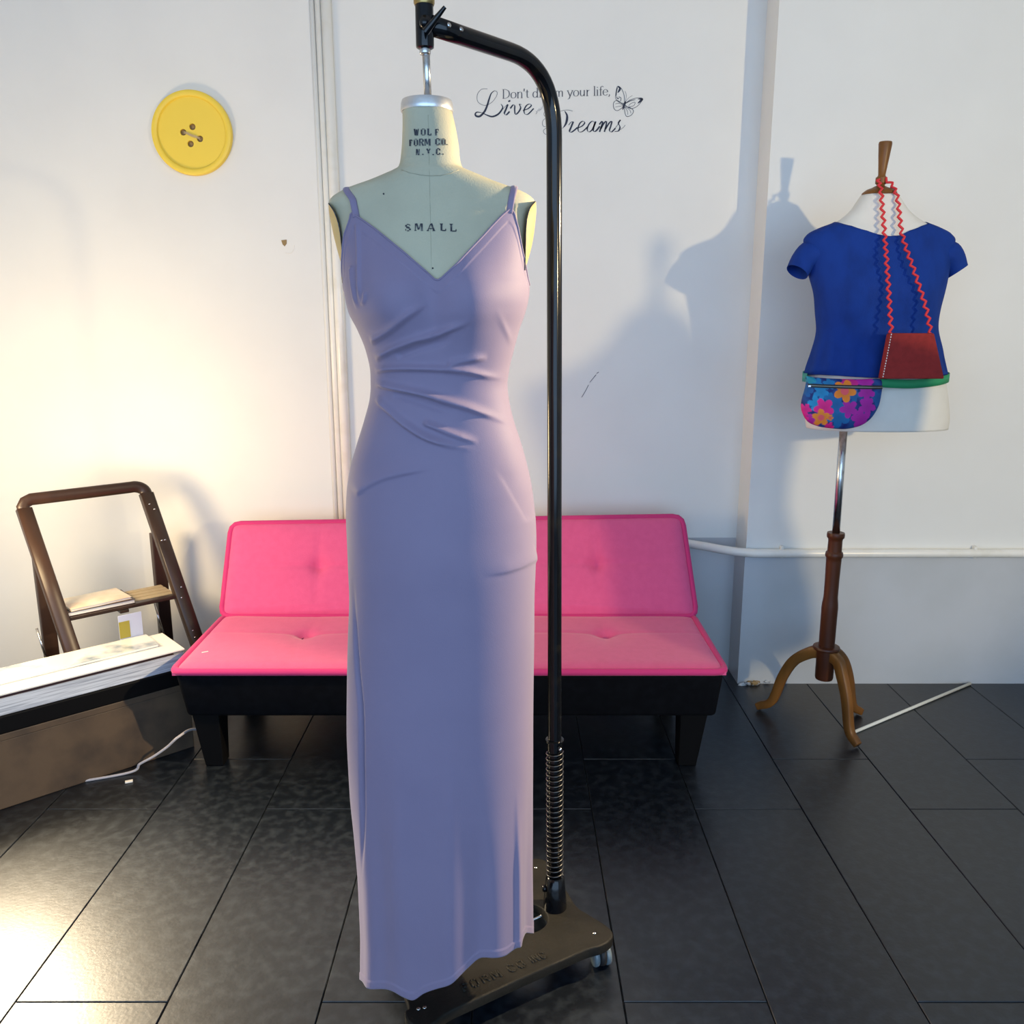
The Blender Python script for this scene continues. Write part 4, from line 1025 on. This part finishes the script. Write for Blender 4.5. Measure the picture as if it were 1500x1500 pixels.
make('zipper_teeth', ribbon([(1181, 564), (1205, 565), (1235, 566), (1262, 566.5), (1291, 567)], 1.3, lambda x, y, l: bagfront(x, y, l + 0.0015), 0.0012, 8), M_zip, zp, False)
from_bm('zipper_pull', box(bagfront(1183, 565, 0.004), (0.008, 0.004, 0.007), 0, 0.001), M_steel, zp)
zpz = zz(556)
def belt(pts, m):
    v = smooth_path(pts, 8); V, Fc = [], []
    for p in v:
        for dz in (-0.013, 0.013):
            for dd in (0, 0.003):
                c = Vector((p.x - MX, p.y - MY, 0)).normalized(); V.append(p + c*dd + Vector((0, 0, dz)))
    for i in range(len(v)-1):
        a, b = 4*i, 4*i+4; Fc += [(a, b, b+1, a+1), (a+2, a+3, b+3, b+2), (a, a+2, b+2, b), (a+1, b+1, b+3, a+3)]
    make('belt_strap', (V, Fc), m, bag)
belt([at(1183, 553, MY-0.14), at(1180, 553, MY-0.10), mbody(zz(552), pi, 0.016), mbody(zz(550), pi*0.8, 0.014), mbody(zz(549), pi*0.5, 0.013)], M_teal)
belt([at(1290, 561, MY-0.145), mbody(zz(559), -0.42*pi, 0.012), mbody(zz(555), -0.25*pi, 0.014), mbody(zz(551), 0.0, 0.014), mbody(zz(549), pi*0.25, 0.014), mbody(zz(549), pi*0.48, 0.013)], M_green)

# red bag on a rickrack strap hung round the finial
rb = thing('red_felt_bag', 'dark red felt bag hung from the mannequin finial on red rickrack', 'bag', at(1335, 520, MY - 0.16))
YQ = MY - 0.165
q = [(1303, 488), (1369, 488), (1384, 555), (1290, 555)]
fr = [at(x, y, YQ) for x, y in q]; bk = [p + Vector((0, 0.022, 0)) for p in fr]
from_bm('bag_body', hexa([fr[3], fr[2], bk[2], bk[3], fr[0], fr[1], bk[1], bk[0]], 0.005, 3), M_red_felt, rb)
def dash(a, b, n):
    parts = []
    for k in range(n):
        t0, t1 = (k+0.2)/n, (k+0.75)/n
        p, q2 = a + (b-a)*t0, a + (b-a)*t1; parts.append(tube([p, q2], 0.0013, 6))
    return join(*parts)
o2 = Vector((0.006, -0.0008, 0))
make('edge_stitching', dash(fr[0] + o2, fr[3] + o2 + Vector((0, 0, 0.003)), 17), M_white_thread, rb, False)
def rick(pts, n, amp, name='rickrack_strap', r=0.0036):
    P = smooth_path(pts, 10); L_ = [0]
    for a, b in zip(P, P[1:]): L_.append(L_[-1] + (b-a).length)
    out_ = []
    N = n*8
    for i in range(N+1):
        s = L_[-1]*i/N; j = 0
        while j < len(L_)-2 and L_[j+1] < s: j += 1
        t = (s-L_[j])/max(1e-9, L_[j+1]-L_[j]); p = P[j] + (P[j+1]-P[j])*t; tg = (P[j+1]-P[j]).normalized()
        sd = tg.cross(Vector((0, 1, 0.2))).normalized(); ph = i/8; tri = 2*abs(2*((ph) % 1) - 1) - 1
        out_.append(p + sd*amp*tri)
    make(name, tube(out_, r, 6), M_red, rb)
rick([at(1286, 262, MY-0.014), at(1289, 272, MY-0.044), at(1291, 284, MY-0.058), at(1292, 300, MY-0.068), at(1294, 322, MY-0.080), at(1296, 346, MY-0.098), at(1299, 385, MY-0.135), at(1302, 430, MY-0.150), at(1304.5, 470, MY-0.152), at(1306, 492, MY-0.152)], 20, 0.0055)
rick([at(1296, 262, MY-0.014), at(1306, 270, MY-0.03), at(1313, 284, MY-0.056), at(1316, 300, MY-0.066), at(1322, 346, MY-0.098), at(1340, 400, MY-0.140), at(1356, 450, MY-0.152), at(1364, 492, MY-0.152)], 20, 0.0055)

# white stick on the floor behind the stand
a, b = fl(1250, 1075), fl(1312, 1049)
dv = (b - a); stick = make('white_stick', tube([a + Vector((0, 0, 0.006)), a + dv*3.0 + Vector((0, 0, 0.006))], 0.0055, 10), M_stick)
tag(stick, 'thin white stick lying on the black floor beside the tripod leg', 'stick')

# ------------------------------------------------------------------ ladder shelf, low table and magazines on the left
A42 = radians(42); U = Vector((cos(A42), sin(A42), 0)); N = Vector((sin(A42), -cos(A42), 0))
lad = thing('step_ladder', 'small dark wooden step ladder with rounded top, left of the pink sofa', 'ladder', (-1.45, 2.9, 0))
T_ = at(214, 723, 3.06); B_ = at(296, 962, 2.92)
dirr = (T_ - B_); foot = B_ + dirr*(-B_.z/dirr.z)
WL = 0.40
def rail(o):
    make('side_rail', sweep_rect([foot + o + Vector((0,0,0.001)), B_ + o, (B_+T_)/2 + o, T_ + o], 0.023, 0.017, U), M_ladder, lad)
rail(Vector()); rail(-U*WL)
# the rounded bend and the bar across the top
bend = smooth_path([T_ - dirr*0.02, T_ + dirr*0.012, T_ + dirr*0.035 - U*0.010, T_ + dirr*0.048 - U*0.030, T_ + dirr*0.048 - U*0.06, T_ + dirr*0.048 - U*(WL/2)], 5)
make('top_bar', sweep_rect(bend + [p for p in [T_ + dirr*0.048 - U*(WL-0.06), T_ + dirr*0.048 - U*(WL-0.03), T_ + dirr*0.035 - U*(WL-0.01), T_ + dirr*0.012 - U*WL, T_ - dirr*0.02 - U*WL]], 0.011, 0.021, N*0.85 + Vector((0, 0, 0.25))) if False else tube(bend + [T_ + dirr*0.048 - U*(WL-0.06), T_ + dirr*0.048 - U*(WL-0.03), T_ + dirr*0.035 - U*(WL-0.01), T_ + dirr*0.012 - U*WL, T_ - dirr*0.02 - U*WL], 0.021, 12, flat=0.55, up=tuple(N)), M_ladder, lad)
for o in (Vector(), -U*WL):
    r0 = at(231, 800, 3.12); r0 = Vector((r0.x, r0.y, 0)) + o; zrl = at(228, 780, 3.12).z
    from_bm('rear_leg', box((r0.x, r0.y, zrl/2), (0.046, 0.030, zrl), A42, 0.003), M_ladder, lad)
    make('brace_rod', tube([at(226, 884, 3.06) + o, at(240, 930, 3.05) + o], 0.004, 8), M_steel, lad)
def rail_pt(f): return foot + (T_ - foot)*f
def pos_on(py):                                # height fraction of the rail seen at this row
    best = min((abs(pj(rail_pt(k/200))[1] - py), k/200) for k in range(201)); return best[1]
for row in (738, 745, 790, 791, 860, 873, 922, 931):
    p = rail_pt(pos_on(row)); off = (0.008 if row in (790, 860, 745) else -0.008)
    make('rivet', lathe([(0.0042, 0), (0.0036, 0.0016), (0, 0.0024)], p + N*0.0165 + U*(off*0.7), 10, tuple(N)), M_steel, lad)
# slatted step
sf = pos_on(872); sp = rail_pt(sf); zst = sp.z
for k in range(5):
    c = sp - U*(WL/2) - N*(0.005 + 0.036*k); from_bm('slat', box((c.x, c.y, zst), (WL - 0.024, 0.028, 0.014), A42, 0.003), M_ladder_edge if k else M_ladder, lad)
from_bm('step_support', box(tuple(sp - U*(WL/2) - N*0.08 + Vector((0, 0, -0.014))), (0.03, 0.17, 0.012), A42, 0.002), M_ladder, lad)
# magazines on the step
def flat_book(name, c, sx, sy, h, rot, m_cover, m_pages, label, cat='magazine', group=None):
    t = thing(name, label, cat, c, group)
    th = 0.0012
    for z_, nm in ((c[2] + th/2, 'back_cover'), (c[2] + h - th/2, 'front_cover')):
        from_bm(nm, box((c[0], c[1], z_), (sx, sy, th), rot), m_cover, t)
    from_bm('pages', box((c[0], c[1], c[2] + h/2), (sx - 0.006, sy - 0.006, h - 2*th), rot), m_pages, t)
    return t
M_cov_peach = mat('peach_cover', (0.62, 0.50, 0.38), 0.4, noise=((0.72, 0.66, 0.55), 9, 0.4, 0.6))
M_cov_glossy = mat('glossy_cover', (0.62, 0.64, 0.63), 0.12, noise=((0.10, 0.16, 0.24), 7, 0.50, 0.66), spec=0.6)
zt4 = zst + 0.0075
c = sp - U*0.27 - N*0.072
flat_book('magazine', (c.x, c.y, zt4), 0.22, 0.15, 0.014, A42, M_book_dark, M_paper, 'dark magazine on the ladder step, under a peach one')
flat_book('magazine', (c.x - 0.004, c.y + 0.002, zt4 + 0.0143), 0.20, 0.145, 0.008, A42 + 0.05, M_cov_peach, M_paper, 'peach-covered magazine lying on top on the ladder step')
# low table: black top on a brown body
corner = Vector((-1.062, 2.62, 0))
TW, TD = 0.78, 0.20
zA_, zB_ = 0.230, 0.285
tbl = thing('low_table', 'low black-topped brown chest wedged beside the sofa, under the magazines', 'table', corner)
cc = corner - U*(TW/2) - N*(TD/2)
from_bm('chest_body', box((cc.x, cc.y, 0.105), (TW, TD, 0.21), A42, 0.003), M_trunk, tbl)
from_bm('chest_rim', box((cc.x, cc.y, 0.220), (TW + 0.006, TD + 0.006, 0.022), A42, 0.003), M_trunk, tbl)
from_bm('table_top', box((cc.x, cc.y, 0.258), (TW + 0.01, TD + 0.012, 0.054), A42, 0.004), M_black_wood, tbl)
c = cc
flat_book('album', (c.x + 0.0, c.y, 0.286), TW*0.98, TD, 0.050, A42, M_greystack, M_greystack, 'thick grey stack of printed sheets on the low black table', 'paper stack')
flat_book('book', (c.x, c.y, 0.3365), TW*0.9, TD*0.97, 0.007, A42, M_book_dark, M_book_dark, 'thin dark red book under the white board on the grey stack', 'book')
wb = from_bm('white_board', box((c.x + 0.002, c.y, 0.3465), (TW*0.985, TD*0.97, 0.0055), A42, 0.001), M_paper); tag(wb, 'plain white board on the grey stack, beneath the glossy magazine', 'board')
c2 = cc + U*0.055 - N*0.030
flat_book('magazine', (c2.x, c2.y, 0.3497), 0.55, 0.12, 0.010, A42, M_cov_glossy, M_paper, 'glossy magazine with blue and white cover on the white board')
# a card leaning at the back
cb = cc - N*0.0945 + U*0.285
zt5 = at(196, 899, cb.y).z; hc_ = zt5 - 0.3495
card = thing('propped_card', 'pale blue card with an olive panel standing behind the glossy magazine', 'card', (cb.x, cb.y, 0.3495))
from_bm('card_sheet', box((cb.x, cb.y, 0.3495 + hc_/2), (0.075, 0.002, hc_), A42, 0.0004), mat('pale_blue_card', (0.42, 0.47, 0.62), 0.5), card)
cp = cb + N*0.0016 - U*0.020
from_bm('card_panel', box((cp.x, cp.y, 0.3495 + hc_*0.45), (0.034, 0.0012, hc_*0.62), A42, 0.0), mat('olive_print', (0.28, 0.24, 0.03), 0.5), card)
# flex on the floor
pts = [(-1.75, 2.2, 0.0045), (-1.4, 2.36, 0.0045), fl(188, 1132, 0.005), at(205, 1119, 2.45), at(225, 1108, 2.46), at(245, 1094, 2.47), at(262, 1079, 2.48), at(285, 1068, 2.54), (-0.968, 2.60, 0.045), (-0.960, 2.63, 0.006)]
cab = make('grey_cable', tube(smooth_path(pts, 8), 0.0042, 8), M_cable); tag(cab, 'thin grey cable curving in front of the low chest to the sofa', 'cable')
s3 = fl(189, 1146); ps = from_bm('paper_scrap', box((s3.x, s3.y, 0.003), (0.022, 0.012, 0.005), 0.4, 0.001), M_paper); tag(ps, 'white scrap of paper on the floor near the grey cable', 'scrap')
